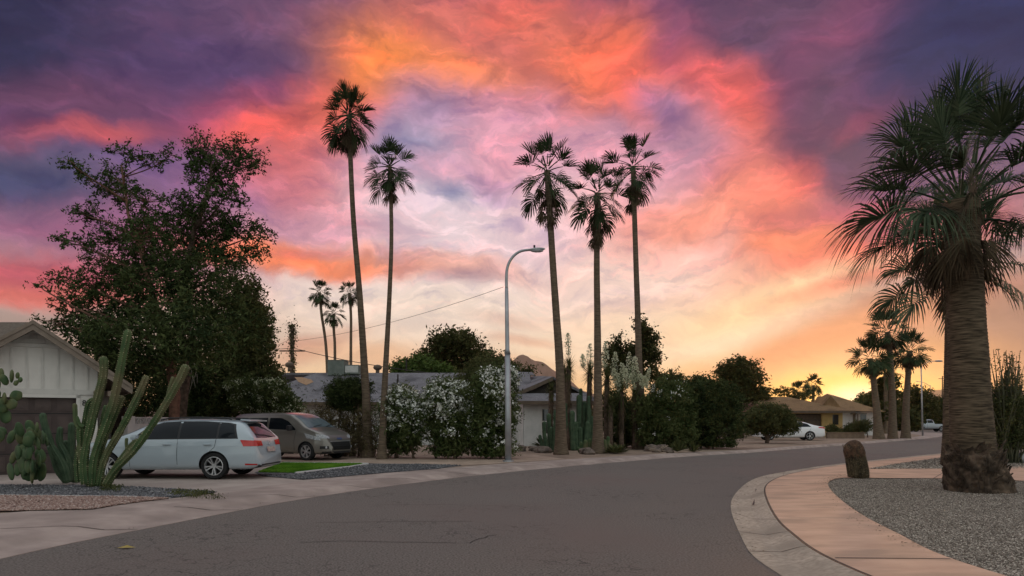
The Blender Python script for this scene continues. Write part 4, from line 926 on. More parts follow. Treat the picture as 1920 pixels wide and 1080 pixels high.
wire(W(548, 652, 64), W(830, 702, 46), .25, 'thicker overhead cable descending from the vine pole to the grey roof', .03)
wire(W(480, 650, 80), W(548, 652, 64), .2, 'cable running left from the vine pole behind the dense tree', .025)

# ------------------------------------------------------------------ vehicles
def car(label, cat, name, L_, keys, wk, belt, zb, axles, rw, pos, heading, pm, sides, roofk=.22, group=None, hubs=10, rimr=.66, extra=None, twr=None):
    """local: x from rear (0) to front (L_), origin under the body centre"""
    t = thing(name, label, cat, pos, group, heading)
    kx, kz = np.array(keys).T; wx, ww = np.array(wk).T; bx, bz = np.array(belt).T; ox, oz = np.array(zb).T
    xs = sorted(set(np.round(np.r_[np.linspace(0, L_, 74), np.linspace(0, .35, 9), np.linspace(L_-.3, L_, 8)], 3)))
    cx = L_/2
    def sm(x, X_, Y_):                     # slightly smoothed interpolation
        return (np.interp(x-.05, X_, Y_)+2*np.interp(x, X_, Y_)+np.interp(x+.05, X_, Y_))/4
    secs = []
    for x in xs:
        top, w_, be, lo = sm(x, kx, kz), sm(x, wx, ww), float(np.interp(x, bx, bz)), sm(x, ox, oz)
        be = min(be, top-.03); g = min(1, max(0, (top-be)/.45)); wr = w_*(.95-roofk*g)
        hh = be-lo
        P = [(0, lo), (w_*.82, lo), (w_*.95, lo+.05), (w_*.985, lo+hh*.22), (w_*1.0, lo+hh*.48), (w_*.985, lo+hh*.72), (w_*.985, lo+hh*.76), (w_*.955, be-.02), (w_*.94, be+.01*g),
             (w_*.94*(1-.9*0)+0 if g < .05 else (w_*.94+wr)/2+.012, be+(top-be)*.5), (wr, top-.09*g-.012), (wr-.09-.1*(1-g), top-.028*g-.006), (wr*.5, top-.004), (0, top)]
        q = [P[0]]
        for a, b_ in zip(P[:-1], P[1:]): q += [(a[0]*.75+b_[0]*.25, a[1]*.75+b_[1]*.25), (a[0]*.25+b_[0]*.75, a[1]*.25+b_[1]*.75)]
        q.append(P[-1]); secs.append(q)
    m = len(secs[0]); b = MB(); ring = 2*m-2; v = []
    for x, q in zip(xs, secs):
        v += [(x-cx, -y, z) for y, z in q]+[(x-cx, y, z) for y, z in q[-2:0:-1]]
    f = [(i*ring+j, i*ring+(j+1) % ring, (i+1)*ring+(j+1) % ring, (i+1)*ring+j) for i in range(len(xs)-1) for j in range(ring)]
    f += [tuple(range(ring))[::-1], tuple(range((len(xs)-1)*ring, len(xs)*ring))]
    b.add(v, f)
    bm = bmesh.new(); me = bpy.data.meshes.new('body'); me.from_pydata(b.v, [], b.f); bm.from_mesh(me); bmesh.ops.recalc_face_normals(bm, faces=bm.faces); bm.to_mesh(me)
    body0 = bpy.data.objects.new('tmp', me); COL.objects.link(body0)
    bvh = BVHTree.FromBMesh(bm); bm.free()
    # wheel arches
    cut = MB()
    for ax in axles:
        for s in (-1, 1):
            cut.tube([(ax-cx, s*.58, rw), (ax-cx, s*1.3, rw)], rw*1.12, 40)
    cme = bpy.data.meshes.new('cut'); cme.from_pydata(cut.v, [], cut.f); bmc = bmesh.new(); bmc.from_mesh(cme); bmesh.ops.recalc_face_normals(bmc, faces=bmc.faces); bmc.to_mesh(cme); bmc.free()
    co = bpy.data.objects.new('cut', cme); COL.objects.link(co)
    md = body0.modifiers.new('b', 'BOOLEAN'); md.operation = 'DIFFERENCE'; md.object = co; md.solver = 'EXACT'
    dg = bpy.context.evaluated_depsgraph_get(); me2 = bpy.data.meshes.new_from_object(body0.evaluated_get(dg)); me2.name = 'body'
    bpy.data.objects.remove(body0); bpy.data.objects.remove(co)
    me2.materials.clear(); body = fin('body', me2, [pm, M_plast], t, Vector((0, 0, 0)))
    maxw = ww.max()
    for p in me2.polygons:
        c = p.center; p.use_smooth = True; p.material_index = 0
        if any((abs(c.x-(ax-cx))**2+(c.z-rw)**2)**.5 < rw*1.125 and abs(c.y) < maxw*.93 for ax in axles) or c.z < min(oz)+.03: p.material_index = 1
    me2.set_sharp_from_angle(angle=R(38))
    def hit(o, d): h = bvh.ray_cast(Vector(o), Vector(d)); return (h[0], h[1]) if h[0] is not None else None
    def patch(name, grid_fn, nu, nv, mt, off=.006, parent=None, th=0):
        b = MB(); P = {}
        for i in range(nu+1):
            for j in range(nv+1):
                h = hit(*grid_fn(i/nu, j/nv))
                if h:
                    n_ = h[1]; P[i, j] = h[0]+n_*off
        idx = {k_: n for n, k_ in enumerate(P)}; fs = [(idx[i, j], idx[i+1, j], idx[i+1, j+1], idx[i, j+1]) for i in range(nu) for j in range(nv) if all(q in idx for q in ((i, j), (i+1, j), (i+1, j+1), (i, j+1)))]
        if not fs: return None
        b.add(list(P.values()), fs); return b.build(name, mt, parent or t, smooth=True, local=True)
    def il(poly, u):
        k = u*(len(poly)-1); i = min(int(k), len(poly)-2); f_ = k-i; return (poly[i][0]*(1-f_)+poly[i+1][0]*f_, poly[i][1]*(1-f_)+poly[i+1][1]*f_)
    def side(name, bot, top, mt, s, off=.006, nu=14, nv=6, parent=None):
        def g(u, v):
            a, c = il(bot, u), il(top, u); return (a[0]*(1-v)+c[0]*v-cx, s*3, a[1]*(1-v)+c[1]*v), (0, -s, 0)
        return patch(name, g, nu, nv, mt, off, parent)
    def end(name, bot, top, mt, fr, off=.006, nu=14, nv=6, parent=None, tilt=0):
        def g(u, v):
            a, c = il(bot, u), il(top, u); y, z = a[0]*(1-v)+c[0]*v, a[1]*(1-v)+c[1]*v
            d = Vector((-1 if fr else 1, 0, -tilt)).normalized(); o = Vector(((4 if fr else -4), y, z+tilt*0)); 
            return (o.x, o.y, z+tilt*3), d
        return patch(name, g, nu, nv, mt, off, parent)
    for ax in axles:
        for s in (-1, 1):
            c = Vector((ax-cx, s*(maxw-.125), rw)); b = MB()
            prof_ = [(.70, -.10), (.80, -.115), (.93, -.11), (.985, -.085), (1, -.05), (1, .05), (.985, .085), (.93, .11), (.80, .115), (.70, .10)]
            ns = 32; v = [(c.x+rw*r_*math.cos(2*math.pi*k/ns), c.y+y_*s, c.z+rw*r_*math.sin(2*math.pi*k/ns)) for k in range(ns) for r_, y_ in prof_]; m_ = len(prof_)
            b.add(v, [(k*m_+j, k*m_+(j+1) % m_, ((k+1) % ns)*m_+(j+1) % m_, ((k+1) % ns)*m_+j) for k in range(ns) for j in range(m_)])
            wh = b.build('wheel', M_tyre, t, smooth=True, local=True, angle=40)
            b = MB(); yo = c.y+s*.10; rr_ = rw*.70
            for k in range(ns):              # rim barrel and lip
                a0, a1 = 2*math.pi*k/ns, 2*math.pi*(k+1)/ns
                for r0_, y0, r1_, y1, mi in ((1.0, 0, .93, .002*s, 0), (.93, .002*s, .88, -.05*s, 0), (.88, -.05*s, .86, -.12*s, 1), (.86, -.12*s, .0, -.12*s, 1)):
                    b.add([(c.x+rr_*r0_*math.cos(a0), yo+y0, c.z+rr_*r0_*math.sin(a0)), (c.x+rr_*r0_*math.cos(a1), yo+y0, c.z+rr_*r0_*math.sin(a1)), (c.x+rr_*r1_*math.cos(a1), yo+y1, c.z+rr_*r1_*math.sin(a1)), (c.x+rr_*r1_*math.cos(a0), yo+y1, c.z+rr_*r1_*math.sin(a0))], [(0, 1, 2, 3)], mi)
            for k in range(hubs):
                a = 2*math.pi*k/hubs+.12*(1 if k % 2 else -1); ca, sa = math.cos(a), math.sin(a)
                def q(r_, w_, y_): return (c.x+r_*ca-w_*sa, yo+y_*s, c.z+r_*sa+w_*ca)
                b.hexa([q(.03, -.014, -.05), q(.03, .014, -.05), q(rr_*.94, .022, -.03), q(rr_*.94, -.022, -.03)], [q(.03, -.012, -.012), q(.03, .012, -.012), q(rr_*.94, .014, .0), q(rr_*.94, -.014, .0)])
            b.tube([(c.x, yo-.06*s, c.z), (c.x, yo-.004*s, c.z)], .055, 14)
            b.build('rim', [M_rim, M_black], wh, local=True)
    kit = dict(t=t, side=side, end=end, cx=cx, hit=hit, body=body)
    if extra: extra(kit)
    return t
def strip_side(k, pts, s, w_=.006, mt=M_black, name='door_seam'):
    b = MB(); P = []
    for i in range(len(pts)-1):
        for j in range(6): a, c = pts[i], pts[i+1]; P.append((a[0]+(c[0]-a[0])*j/6, a[1]+(c[1]-a[1])*j/6))
    P.append(pts[-1]); V = []
    for x, z in P:
        h = k['hit']((x-k['cx'], s*3, z), (0, -s, 0))
        if h: V.append(h[0]+h[1]*.001)
    if len(V) > 1: b.tube(V, w_, 4); return b.build(name, mt, k['t'], local=True)
def box_part(k, name, c, d, mt, rz=0, ry=0, bev=.02, parent=None):
    b = bmesh.new(); bmesh.ops.create_cube(b, size=1); bmesh.ops.scale(b, vec=d, verts=b.verts); bmesh.ops.bevel(b, geom=b.edges[:], offset=bev, segments=2, affect='EDGES', profile=.6)
    me = bpy.data.meshes.new(name); b.transform(Matrix.Translation(Vector(c)) @ Matrix.Rotation(rz, 4, 'Z') @ Matrix.Rotation(ry, 4, 'Y')); b.to_mesh(me); b.free()
    for p in me.polygons: p.use_smooth = True
    me.set_sharp_from_angle(angle=R(40)); return fin(name, me, mt, parent or k['t'], Vector((0, 0, 0)))
M_skirt = mat('lower_trim', (.03,.03,.032), rough=.6)
def wagon(k):
    cx = k['cx']
    for s in (-1, 1):
        k['side']('window_surround', [(.50,.985),(3.06,.955)], [(.62,1.33),(.8,1.365),(1.4,1.40),(1.98,1.40),(2.42,1.375),(2.76,1.26),(3.06,.99)], M_plast, s, .003, 30, 6)
        k['side']('window', [(.55,1.0),(.98,1.0)], [(.66,1.30),(.80,1.345),(.98,1.365)], M_cglass, s)
        k['side']('window', [(1.03,1.0),(1.92,.995)], [(1.03,1.37),(1.4,1.385),(1.92,1.385)], M_cglass, s)
        k['side']('window', [(1.98,.995),(3.02,.965)], [(1.98,1.385),(2.4,1.36),(2.72,1.25),(3.02,.99)], M_cglass, s)
        k['side']('light_cluster', [(.02,.80),(.36,.80)], [(.02,.93),(.44,.95)], M_red, s, .008)
        k['side']('headlight', [(4.05,.68),(4.5,.62)], [(4.0,.80),(4.45,.74)], M_lens, s, .006)
        strip_side(k, [(1.96,.24),(1.96,.98)], s); strip_side(k, [(1.32,.30),(1.36,.5),(1.05,.78),(1.02,.98)], s, .005); strip_side(k, [(3.12,.26),(3.12,.6),(3.05,.95)], s, .005)
        strip_side(k, [(1.45,.245),(3.3,.245)], s, .014, M_rim, 'sill_trim'); strip_side(k, [(.5,.985),(3.0,.968)], s, .008, M_plast, 'window_trim')
        strip_side(k, [(.35,.80),(1.5,.815),(3.0,.80),(3.9,.76)], s, .004, M_pwhite, 'shoulder_crease')
        for x in (1.22, 2.22):
            h = k['hit']((x-cx, s*3, .845), (0, -s, 0)); box_part(k, 'door_handle', h[0]+Vector((0, s*.02, 0)), (.19,.035,.03), M_pwhite, bev=.012)
        b = MB(); P = [(x-cx, s*.60, z) for x, z in ((.75,1.44),(.85,1.475),(1.6,1.495),(2.3,1.475),(2.5,1.43))]; b.tube(P, .018, 6); b.build('roof_rail', M_plast, k['t'], local=True)
        box_part(k, 'wing_mirror', (2.93-cx, s*.99, 1.01), (.14,.17,.12), M_pwhite, bev=.04)
        k['side']('bumper_reflector', [(.06,.345),(.32,.345)], [(.06,.375),(.32,.385)], M_red, s, .006, 6, 1)
    k['end']('rear_window', [(-.62,1.0),(0,.99),(.62,1.0)], [(-.50,1.33),(0,1.35),(.50,1.33)], M_cglass, False, .008, tilt=.0)
    k['end']('windshield', [(-.68,1.03),(.68,1.03)], [(-.52,1.36),(.52,1.36)], M_cglass, True)
    for s in (-1, 1): k['end']('light_cluster', [(s*.42,.80),(s*.80,.80)], [(s*.42,.92),(s*.80,.94)], M_red, False, .009)
    k['end']('number_plate', [(-.26,.64),(.26,.64)], [(-.26,.76),(.26,.76)], M_plate, False, .03)
    k['end']('bumper_valance', [(-.70,.27),(.70,.27)], [(-.72,.36),(.72,.36)], M_skirt, False, .006)
    k['end']('exhaust_trim', [(-.62,.30),(.62,.30)], [(-.62,.325),(.62,.325)], M_rim, False, .014)
    for p_ in ((-.09, .0),): b = MB(); h = k['hit']((-4, 0, .86), (1, 0, 0)); q = h[0]; b.tube([(q.x-.015+.0, .05*math.cos(a), .865+.05*math.sin(a)) for a in [i*math.pi/8 for i in range(17)]], .007, 5); b.build('badge', M_rim, k['t'], local=True)
    b = MB(); b.tube([(.35-cx, .0, 1.22), (.2-cx, .22, 1.10)], .01, 5); b.build('wiper', M_black, k['t'], local=True)
    box_part(k, 'roof_spoiler', (.44-cx, 0, 1.425), (.26, 1.06, .035), M_pwhite, ry=R(-8), bev=.014)
px_, D_ = 404, G(404, 898.5, .1).y
Wc = G(404, 898.5, .1)
wag_h = R(180-1.5)
L_w = 4.57; hd = Vector((math.cos(wag_h), math.sin(wag_h), 0)); nrm_ = Vector((-hd.y, hd.x, 0))
# near (left when facing -x, so on the car's left side) rear wheel touches Wc
side_off = nrm_*.78 if nrm_.y < 0 else -nrm_*.78
ctr = Wc-side_off+hd*(L_w/2-1.07)
car('pale silver-white estate car parked on the driveway behind the tall cactus', 'car', 'parked_car', L_w,
    [(0,.55),(.03,.64),(.06,.82),(.10,.98),(.26,1.18),(.44,1.38),(.6,1.42),(1.2,1.455),(1.9,1.465),(2.4,1.44),(2.75,1.38),(3.15,1.18),(3.52,1.01),(3.65,.985),(4.1,.91),(4.4,.79),(4.52,.66),(4.57,.5)],
    [(0,.66),(.05,.78),(.14,.85),(.5,.885),(1,.9),(3.5,.9),(4.1,.87),(4.4,.76),(4.57,.5)], [(0,.97),(3.0,.955),(3.6,.92),(4.57,.8)], [(0,.30),(.3,.23),(4.2,.2),(4.57,.28)],
    (1.07, 3.69), .325, (ctr.x, ctr.y, .1), wag_h, M_pwhite, None, extra=wagon)

def van(k):
    cx = k['cx']
    for s in (-1, 1):
        k['side']('window', [(.25,1.13),(.85,1.13)], [(.30,1.49),(.85,1.52)], M_cglass, s)
        k['side']('window', [(.95,1.12),(1.95,1.12)], [(.95,1.52),(1.95,1.53)], M_cglass, s)
        k['side']('window', [(2.05,1.12),(3.32,1.08)], [(2.05,1.53),(2.6,1.52),(2.95,1.40),(3.32,1.12)], M_cglass, s)
        k['side']('headlight', [(3.85,.80),(4.42,.72)], [(3.75,.98),(4.36,.84)], M_lens, s, .008)
        k['side']('light_cluster', [(.01,.9),(.16,.9)], [(.01,1.4),(.12,1.4)], M_red, s)
        strip_side(k, [(2.0,.3),(2.0,1.6)], s); strip_side(k, [(3.3,.35),(3.3,.7),(3.36,1.1)], s); strip_side(k, [(.9,.5),(.9,1.6)], s); strip_side(k, [(.1,1.08),(1.9,1.08)], s, .008)
        for x in (1.85, 2.2):
            h = k['hit']((x-cx, s*3, 1.0), (0, -s, 0)); box_part(k, 'door_handle', h[0]+Vector((0, s*.02, 0)), (.18,.035,.035), M_ptan, bev=.012)
        box_part(k, 'wing_mirror', (3.2-cx, s*1.03, 1.16), (.14,.2,.2), M_plast, bev=.05)
        strip_side(k, [(1.3,.26),(3.2,.26)], s, .03, M_plast, 'sill_trim')
        k['end']('headlight', [(s*.5,.78),(s*.82,.80)], [(s*.5,.87),(s*.82,.95)], M_lens, True, .012)
        k['end']('fog_light', [(s*.60,.42),(s*.80,.42)], [(s*.60,.52),(s*.80,.52)], M_plast, True, .012)
        b = MB(); h = k['hit']((4, s*.68, .47), (-1, 0, 0)); b.blob(h[0]+Vector((.01,0,0)), (.03,.05,.05), 2); b.build('fog_lamp', M_lens, k['t'], local=True, smooth=True)
    k['end']('windshield', [(-.74,1.16),(0,1.2),(.74,1.16)], [(-.60,1.60),(0,1.64),(.60,1.60)], mat('van_windscreen', (.10,.13,.15), (.13,.16,.175), rough=.12, spec=.25), True, .008, 20, 10)
    g_ = k['end']('grille', [(-.46,.38),(.46,.38)], [(-.52,.66),(.52,.66)], M_black, True, .012)
    for z in (.45, .52, .59): k['end']('grille_bar', [(-.46,z-.008),(.46,z-.008)], [(-.46,z+.008),(.46,z+.008)], M_plast, True, .025, 12, 1)
    k['end']('grille_frame', [(-.54,.665),(.54,.665)], [(-.54,.695),(.54,.695)], M_rim, True, .02, 12, 1)
    k['end']('badge', [(-.13,.735),(.13,.735)], [(-.13,.80),(.13,.80)], mat('badge_blue', (.05,.07,.16), (.06,.09,.2), rough=.3), True, .02, 4, 2)
    k['end']('bumper_valance', [(-.75,.26),(.75,.26)], [(-.75,.33),(.75,.33)], M_plast, True, .01)
    b = MB(); b.tube([(2.9-cx, .0, 1.80), (2.6-cx, 0, 1.98)], .006, 4); b.build('aerial', M_black, k['t'], local=True)
    for y0, y1 in ((-.5, .05), (.15, .62)):
        h0 = k['hit']((4, y0, 1.19), (-1, 0, 0)); h1_ = k['hit']((4, y1, 1.26), (-1, 0, 0))
        if h0 and h1_: b = MB(); b.tube([h0[0]+Vector((.02,0,.02)), h1_[0]+Vector((.02,0,.02))], .01, 4); b.build('wiper', M_black, k['t'], local=True)
Vc = G(577, 863.5, .1); vh = R(-25); hd = Vector((math.cos(vh), math.sin(vh), 0)); rn = Vector((hd.y, -hd.x, 0))
L_v = 4.7; ctr = Vc-rn*.78-hd*(3.82-L_v/2)
car('taupe compact minivan parked facing the street in front of the dry bushes', 'minivan', 'parked_minivan', L_v,
    [(0,.55),(.03,1.0),(.08,1.45),(.2,1.65),(.5,1.71),(1.4,1.735),(2.6,1.73),(2.95,1.68),(3.35,1.50),(3.75,1.23),(3.9,1.17),(4.3,1.04),(4.5,.90),(4.62,.72),(4.70,.48)],
    [(0,.78),(.06,.84),(.3,.895),(1,.91),(3.6,.91),(4.2,.88),(4.5,.76),(4.7,.52)], [(0,1.10),(3.2,1.08),(3.9,1.02),(4.7,.8)], [(0,.32),(.3,.25),(4.3,.22),(4.7,.26)],
    (.92, 3.82), .325, (ctr.x, ctr.y, .1), vh, M_ptan, None, extra=van, roofk=.15, hubs=12)

def sedan(k):
    for s in (-1, 1):
        k['side']('window', [(1.0,1.0),(2.15,.98)], [(1.25,1.22),(1.7,1.33),(2.15,1.35)], M_cglass, s)
        k['side']('window', [(2.22,.98),(3.45,.94)], [(2.22,1.355),(2.7,1.32),(3.0,1.22),(3.45,.97)], M_cglass, s)
        k['side']('light_cluster', [(.02,.86),(.5,.92)], [(.05,.98),(.5,1.0)], M_red, s, .01)
        strip_side(k, [(2.18,.25),(2.18,.97)], s); strip_side(k, [(1.3,.35),(1.0,.95)], s)
        box_part(k, 'wing_mirror', (3.3-k['cx'], s*.98, .98), (.14,.17,.12), M_psed, bev=.04)
    k['end']('rear_window', [(-.6,1.06),(.6,1.06)], [(-.48,1.32),(.48,1.32)], M_cglass, False, .01)
    for s in (-1, 1): k['end']('light_cluster', [(s*.5,.84),(s*.82,.86)], [(s*.45,.96),(s*.82,.98)], M_red, False, .01)
    k['end']('bumper_valance', [(-.7,.26),(.7,.26)], [(-.7,.36),(.7,.36)], M_skirt, False, .008)
Sc = G(1518, 826, .1); sh = R(180-8); hd = Vector((math.cos(sh), math.sin(sh), 0)); ln = Vector((-hd.y, hd.x, 0)); ctr = Sc-ln*.78+hd*(4.9/2-1.1)
car('white sedan parked on the side drive partly behind the round citrus tree', 'car', 'parked_car', 4.9,
    [(0,.6),(.04,.92),(.1,1.02),(.5,1.08),(.75,1.14),(1.4,1.36),(2.0,1.43),(2.5,1.42),(2.9,1.34),(3.45,1.05),(3.65,.98),(4.4,.84),(4.75,.7),(4.9,.5)],
    [(0,.70),(.1,.84),(.5,.9),(3.6,.91),(4.4,.84),(4.9,.5)], [(0,.96),(3.4,.92),(4.9,.7)], [(0,.3),(.3,.22),(4.5,.2),(4.9,.26)], (1.1, 3.9), .33, (ctr.x, ctr.y, .1), sh, M_psed, None, extra=sedan, hubs=5)
def truck(k):
    for s in (-1, 1):
        k['side']('window', [(2.3,1.27),(3.05,1.27)], [(2.35,1.66),(3.05,1.68)], M_cglass, s); k['side']('window', [(3.12,1.27),(4.0,1.22)], [(3.12,1.68),(3.5,1.62),(4.0,1.26)], M_cglass, s)
        box_part(k, 'wing_mirror', (3.85-k['cx'], s*1.1, 1.3), (.12,.2,.22), M_plast, bev=.04)
        k['side']('headlight', [(5.3,.85),(5.6,.85)], [(5.3,1.02),(5.55,1.02)], M_lens, s, .01); k['side']('light_cluster', [(.02,.9),(.15,.9)], [(.02,1.1),(.15,1.1)], M_red, s, .01)
        strip_side(k, [(3.08,.5),(3.08,1.25)], s, .012)
    b = MB(); b.box((1.1-k['cx'], 0, 1.145), (2.0, 1.5, .04)); b.build('truck_bed', M_black, k['t'], local=True)
    k['end']('windshield', [(-.75,1.3),(.75,1.3)], [(-.6,1.66),(.6,1.66)], M_cglass, True, .01)
Tc = G(1737, 807.5, .0); th_ = R(172)
car('grey pickup truck parked at the far end of the street under dark trees', 'pickup truck', 'pickup_truck', 5.7,
    [(0,.6),(.03,1.12),(2.1,1.12),(2.14,1.3),(2.24,1.72),(2.6,1.8),(3.3,1.78),(3.6,1.66),(4.15,1.26),(4.3,1.2),(5.3,1.08),(5.6,.9),(5.7,.6)],
    [(0,.9),(.1,.95),(5.2,.96),(5.6,.88),(5.7,.8)], [(0,1.09),(2.1,1.10),(2.2,1.2),(4.1,1.16),(5.7,.9)], [(0,.5),(.3,.42),(5.3,.4),(5.7,.45)], (1.15, 4.6), .4, ((1737-960)*99/F, 99, 0), th_, M_pgrey, None, extra=truck, hubs=6)

# ------------------------------------------------------------------ palms
def path_px(D, pts, base):
    return [Vector(base)]+[W(x, y, D) for x, y in pts]
# big palm at the right
B0 = G(1831, 921, .1); D = B0.y
palm('huge fan palm with a thick ringed trunk on the gravel at the right edge', B0, path_px(D, [(1822,800),(1814,640),(1806,480),(1803,378)], B0), .43, .32, 1.3, 1.0, 36, 11, nl=60, flare=1.0, skirt=9, mt=M_bark, ml=M_frondn, lo=.12, hi=1.5, tipdroop=.8, skirt_len=.3, narrow=.85, pr=.022)
big = [o for o in bpy.data.objects if o.get('category') == 'palm tree'][-1]
rr = random.Random(8); b = MB(); nA, nZ = 120, 44; H0 = .84; v = []
for j in range(nZ):
    z = .08+H0*j/(nZ-1); f = j/(nZ-1); xo = B0.x-.075*z
    for i in range(nA):
        a = 2*math.pi*i/nA; ca, sa = math.cos(a), math.sin(a); p = Vector((ca*1.7, sa*1.7, z*2.1))
        r = .475+.055*(1-f)**1.5+.07*mnoise.noise(p*1.2+Vector((3, 0, 0)))+.06*abs(mnoise.noise(p*3.1))+.035*mnoise.noise(Vector((ca*9, sa*9, z*5)))+.018*mnoise.noise(Vector((ca*26, sa*26, z*11)))
        if ca > .3: r += .24*(ca-.3)*max(0, 1-z/.75)
        if j >= nZ-3: r = .44+.03*mnoise.noise(Vector((ca*9, sa*9, z*5)))-.02*(j-nZ+3)
        v.append((xo+r*ca, B0.y+r*sa, z+(.10*mnoise.noise(Vector((ca*4, sa*4, 3))) if j > nZ-6 else 0)))
b.add(v, [(j*nA+i, j*nA+(i+1) % nA, (j+1)*nA+(i+1) % nA, (j+1)*nA+i) for j in range(nZ-1) for i in range(nA)])
for k_ in range(150):                     # torn leaf bases
    a = rr.uniform(0, 6.28); z = rr.uniform(.12, .98); ca, sa = math.cos(a), math.sin(a); r = .50+.05*(1-z)+(.2*max(0, ca-.3)*max(0, 1-z/.75)); o = Vector((B0.x-.075*z+ca*r, B0.y+sa*r, z)); t_ = Vector((-sa, ca, 0)); n_ = Vector((ca, sa, 0))
    w_ = rr.uniform(.03, .08); h_ = rr.uniform(.08, .20); ln = rr.uniform(-.04, .04)
    q = [o-t_*w_-n_*.03, o+t_*w_-n_*.03, o+t_*w_*rr.uniform(.4,.9)+UP*h_+n_*rr.uniform(.01,.06)+t_*ln, o-t_*w_*rr.uniform(.1,.8)+UP*h_*rr.uniform(.6, 1.1)+n_*rr.uniform(.01,.06)+t_*ln]
    b.hexa([p-n_*.02 for p in q], q)
b.build('boot_bark', M_boot, big, smooth=False)
B1 = G(1789, 872, .1); D = B1.y
palm('second fan palm standing behind the huge palm, its crown lower', B1, path_px(D, [(1788,740),(1789,600),(1790,482)], B1), .33, .25, 1.6, 1.0, 26, 12, nl=36, flare=1.2, skirt=4, mt=M_bark, ml=M_frondn, lo=-.2, tipdroop=.85, narrow=.85, skirt_len=.3)
# pair at the left of centre
C0 = G(690, 858, .1)
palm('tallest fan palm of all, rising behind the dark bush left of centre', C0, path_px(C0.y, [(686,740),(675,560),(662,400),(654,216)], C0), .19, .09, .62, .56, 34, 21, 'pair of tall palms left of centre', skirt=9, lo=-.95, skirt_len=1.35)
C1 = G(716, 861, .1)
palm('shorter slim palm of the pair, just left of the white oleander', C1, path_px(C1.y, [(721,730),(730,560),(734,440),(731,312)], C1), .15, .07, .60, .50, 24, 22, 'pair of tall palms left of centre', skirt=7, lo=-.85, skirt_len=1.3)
# trio in the centre
gr = 'three tall palms in the cactus garden'
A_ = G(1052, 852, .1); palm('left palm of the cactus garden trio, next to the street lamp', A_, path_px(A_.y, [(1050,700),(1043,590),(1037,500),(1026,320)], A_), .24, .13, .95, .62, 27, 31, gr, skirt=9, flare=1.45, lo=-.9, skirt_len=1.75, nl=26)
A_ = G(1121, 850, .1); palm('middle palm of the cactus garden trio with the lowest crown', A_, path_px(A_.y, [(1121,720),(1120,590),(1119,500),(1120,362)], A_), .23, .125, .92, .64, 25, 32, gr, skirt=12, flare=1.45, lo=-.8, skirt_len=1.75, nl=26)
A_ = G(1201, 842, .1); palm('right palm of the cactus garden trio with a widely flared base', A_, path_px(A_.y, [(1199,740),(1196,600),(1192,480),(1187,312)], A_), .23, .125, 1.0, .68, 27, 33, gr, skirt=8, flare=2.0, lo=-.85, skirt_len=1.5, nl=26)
# trio far left of centre
gr = 'three small far palms behind the grey roof'
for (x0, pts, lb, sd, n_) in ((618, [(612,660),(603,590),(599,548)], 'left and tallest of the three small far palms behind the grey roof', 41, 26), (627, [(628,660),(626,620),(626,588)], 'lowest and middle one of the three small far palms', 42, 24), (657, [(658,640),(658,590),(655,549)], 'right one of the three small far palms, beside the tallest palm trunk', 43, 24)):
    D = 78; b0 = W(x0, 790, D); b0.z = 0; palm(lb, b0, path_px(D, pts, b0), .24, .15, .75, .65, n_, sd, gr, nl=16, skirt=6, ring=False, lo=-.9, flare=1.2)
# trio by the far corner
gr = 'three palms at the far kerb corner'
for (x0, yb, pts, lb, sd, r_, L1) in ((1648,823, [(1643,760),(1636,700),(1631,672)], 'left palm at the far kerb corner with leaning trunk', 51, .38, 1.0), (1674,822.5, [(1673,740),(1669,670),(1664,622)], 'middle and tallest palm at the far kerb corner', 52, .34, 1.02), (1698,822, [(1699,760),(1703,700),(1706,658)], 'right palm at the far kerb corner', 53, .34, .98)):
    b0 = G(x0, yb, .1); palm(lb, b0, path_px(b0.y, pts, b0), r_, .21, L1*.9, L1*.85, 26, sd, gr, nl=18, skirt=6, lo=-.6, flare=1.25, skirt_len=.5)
for x0, yc, D, lb, sd, s_ in ((1661,700,78,'small palm half hidden behind the far corner palms',54,1.2),(1497,735,112,'left of two small golden palms above the tan roof',55,1.1),(1525,722,112,'right of two small golden palms above the tan roof',56,1.15)):
    b0 = W(x0, 790, D); b0.z = 0; palm(lb, b0, [b0, W(x0, yc, D)], .3, .22, .65*s_, .8*s_, 24, sd, 'small palms far down the street', nl=14, skirt=0, ring=False, lo=-.7)

# ------------------------------------------------------------------ trees at the left
D = 22.5
tb = Vector(W(329, 790, 21.6)); tb.z = .1
T1 = [([tb, W(328,760,21.6), W(322,690,21.8), W(300,600,22.2), W(272,500,22.6), W(240,400,23), W(228,310,23)], [.17,.155,.14,.12,.09,.05,.025])]
BA = pb(23, [(140,308,26,16),(165,330,20,22),(212,325,34,26),(240,290,36,20),(285,300,30,18),(318,290,14,10),(225,360,48,30),(165,400,42,20),(275,380,40,30),(150,455,48,16),(290,430,42,34),(220,450,56,28),(108,520,30,16),(80,540,22,8),(160,525,56,28),(260,500,50,32),(130,560,44,20),(190,490,40,22),(290,480,50,36),(270,440,50,36),(120,600,40,24)], rnd=1.6)
tree('eucalyptus_tree', 'sparse-crowned tall eucalyptus leaning left above the white garage house', 'tree', T1, BA, 640, 26, .14, .12, .38, M_euc, M_trunkr, 61, 'tall trees behind the garden wall', shell=.35, droop=.5, twigs=.7)
T2_ = [([Vector((W(345,790,27.5).x, 27.5, .1)), W(345,700,27), W(343,600,27), W(348,500,27), W(365,430,27), W(392,350,27), W(400,290,27)], [.19,.17,.15,.12,.09,.05,.025])]
BB = pb(27, [(370,255,16,16),(385,285,30,26),(420,275,26,16),(455,270,26,14),(480,300,24,16),(440,310,44,26),(395,330,42,34),(360,310,16,16),(350,385,36,30),(420,365,44,24),(380,420,54,38),(440,425,46,26),(488,430,22,24),(480,465,26,18),(420,480,60,30),(345,460,46,40),(300,400,22,20)], rnd=1.3)
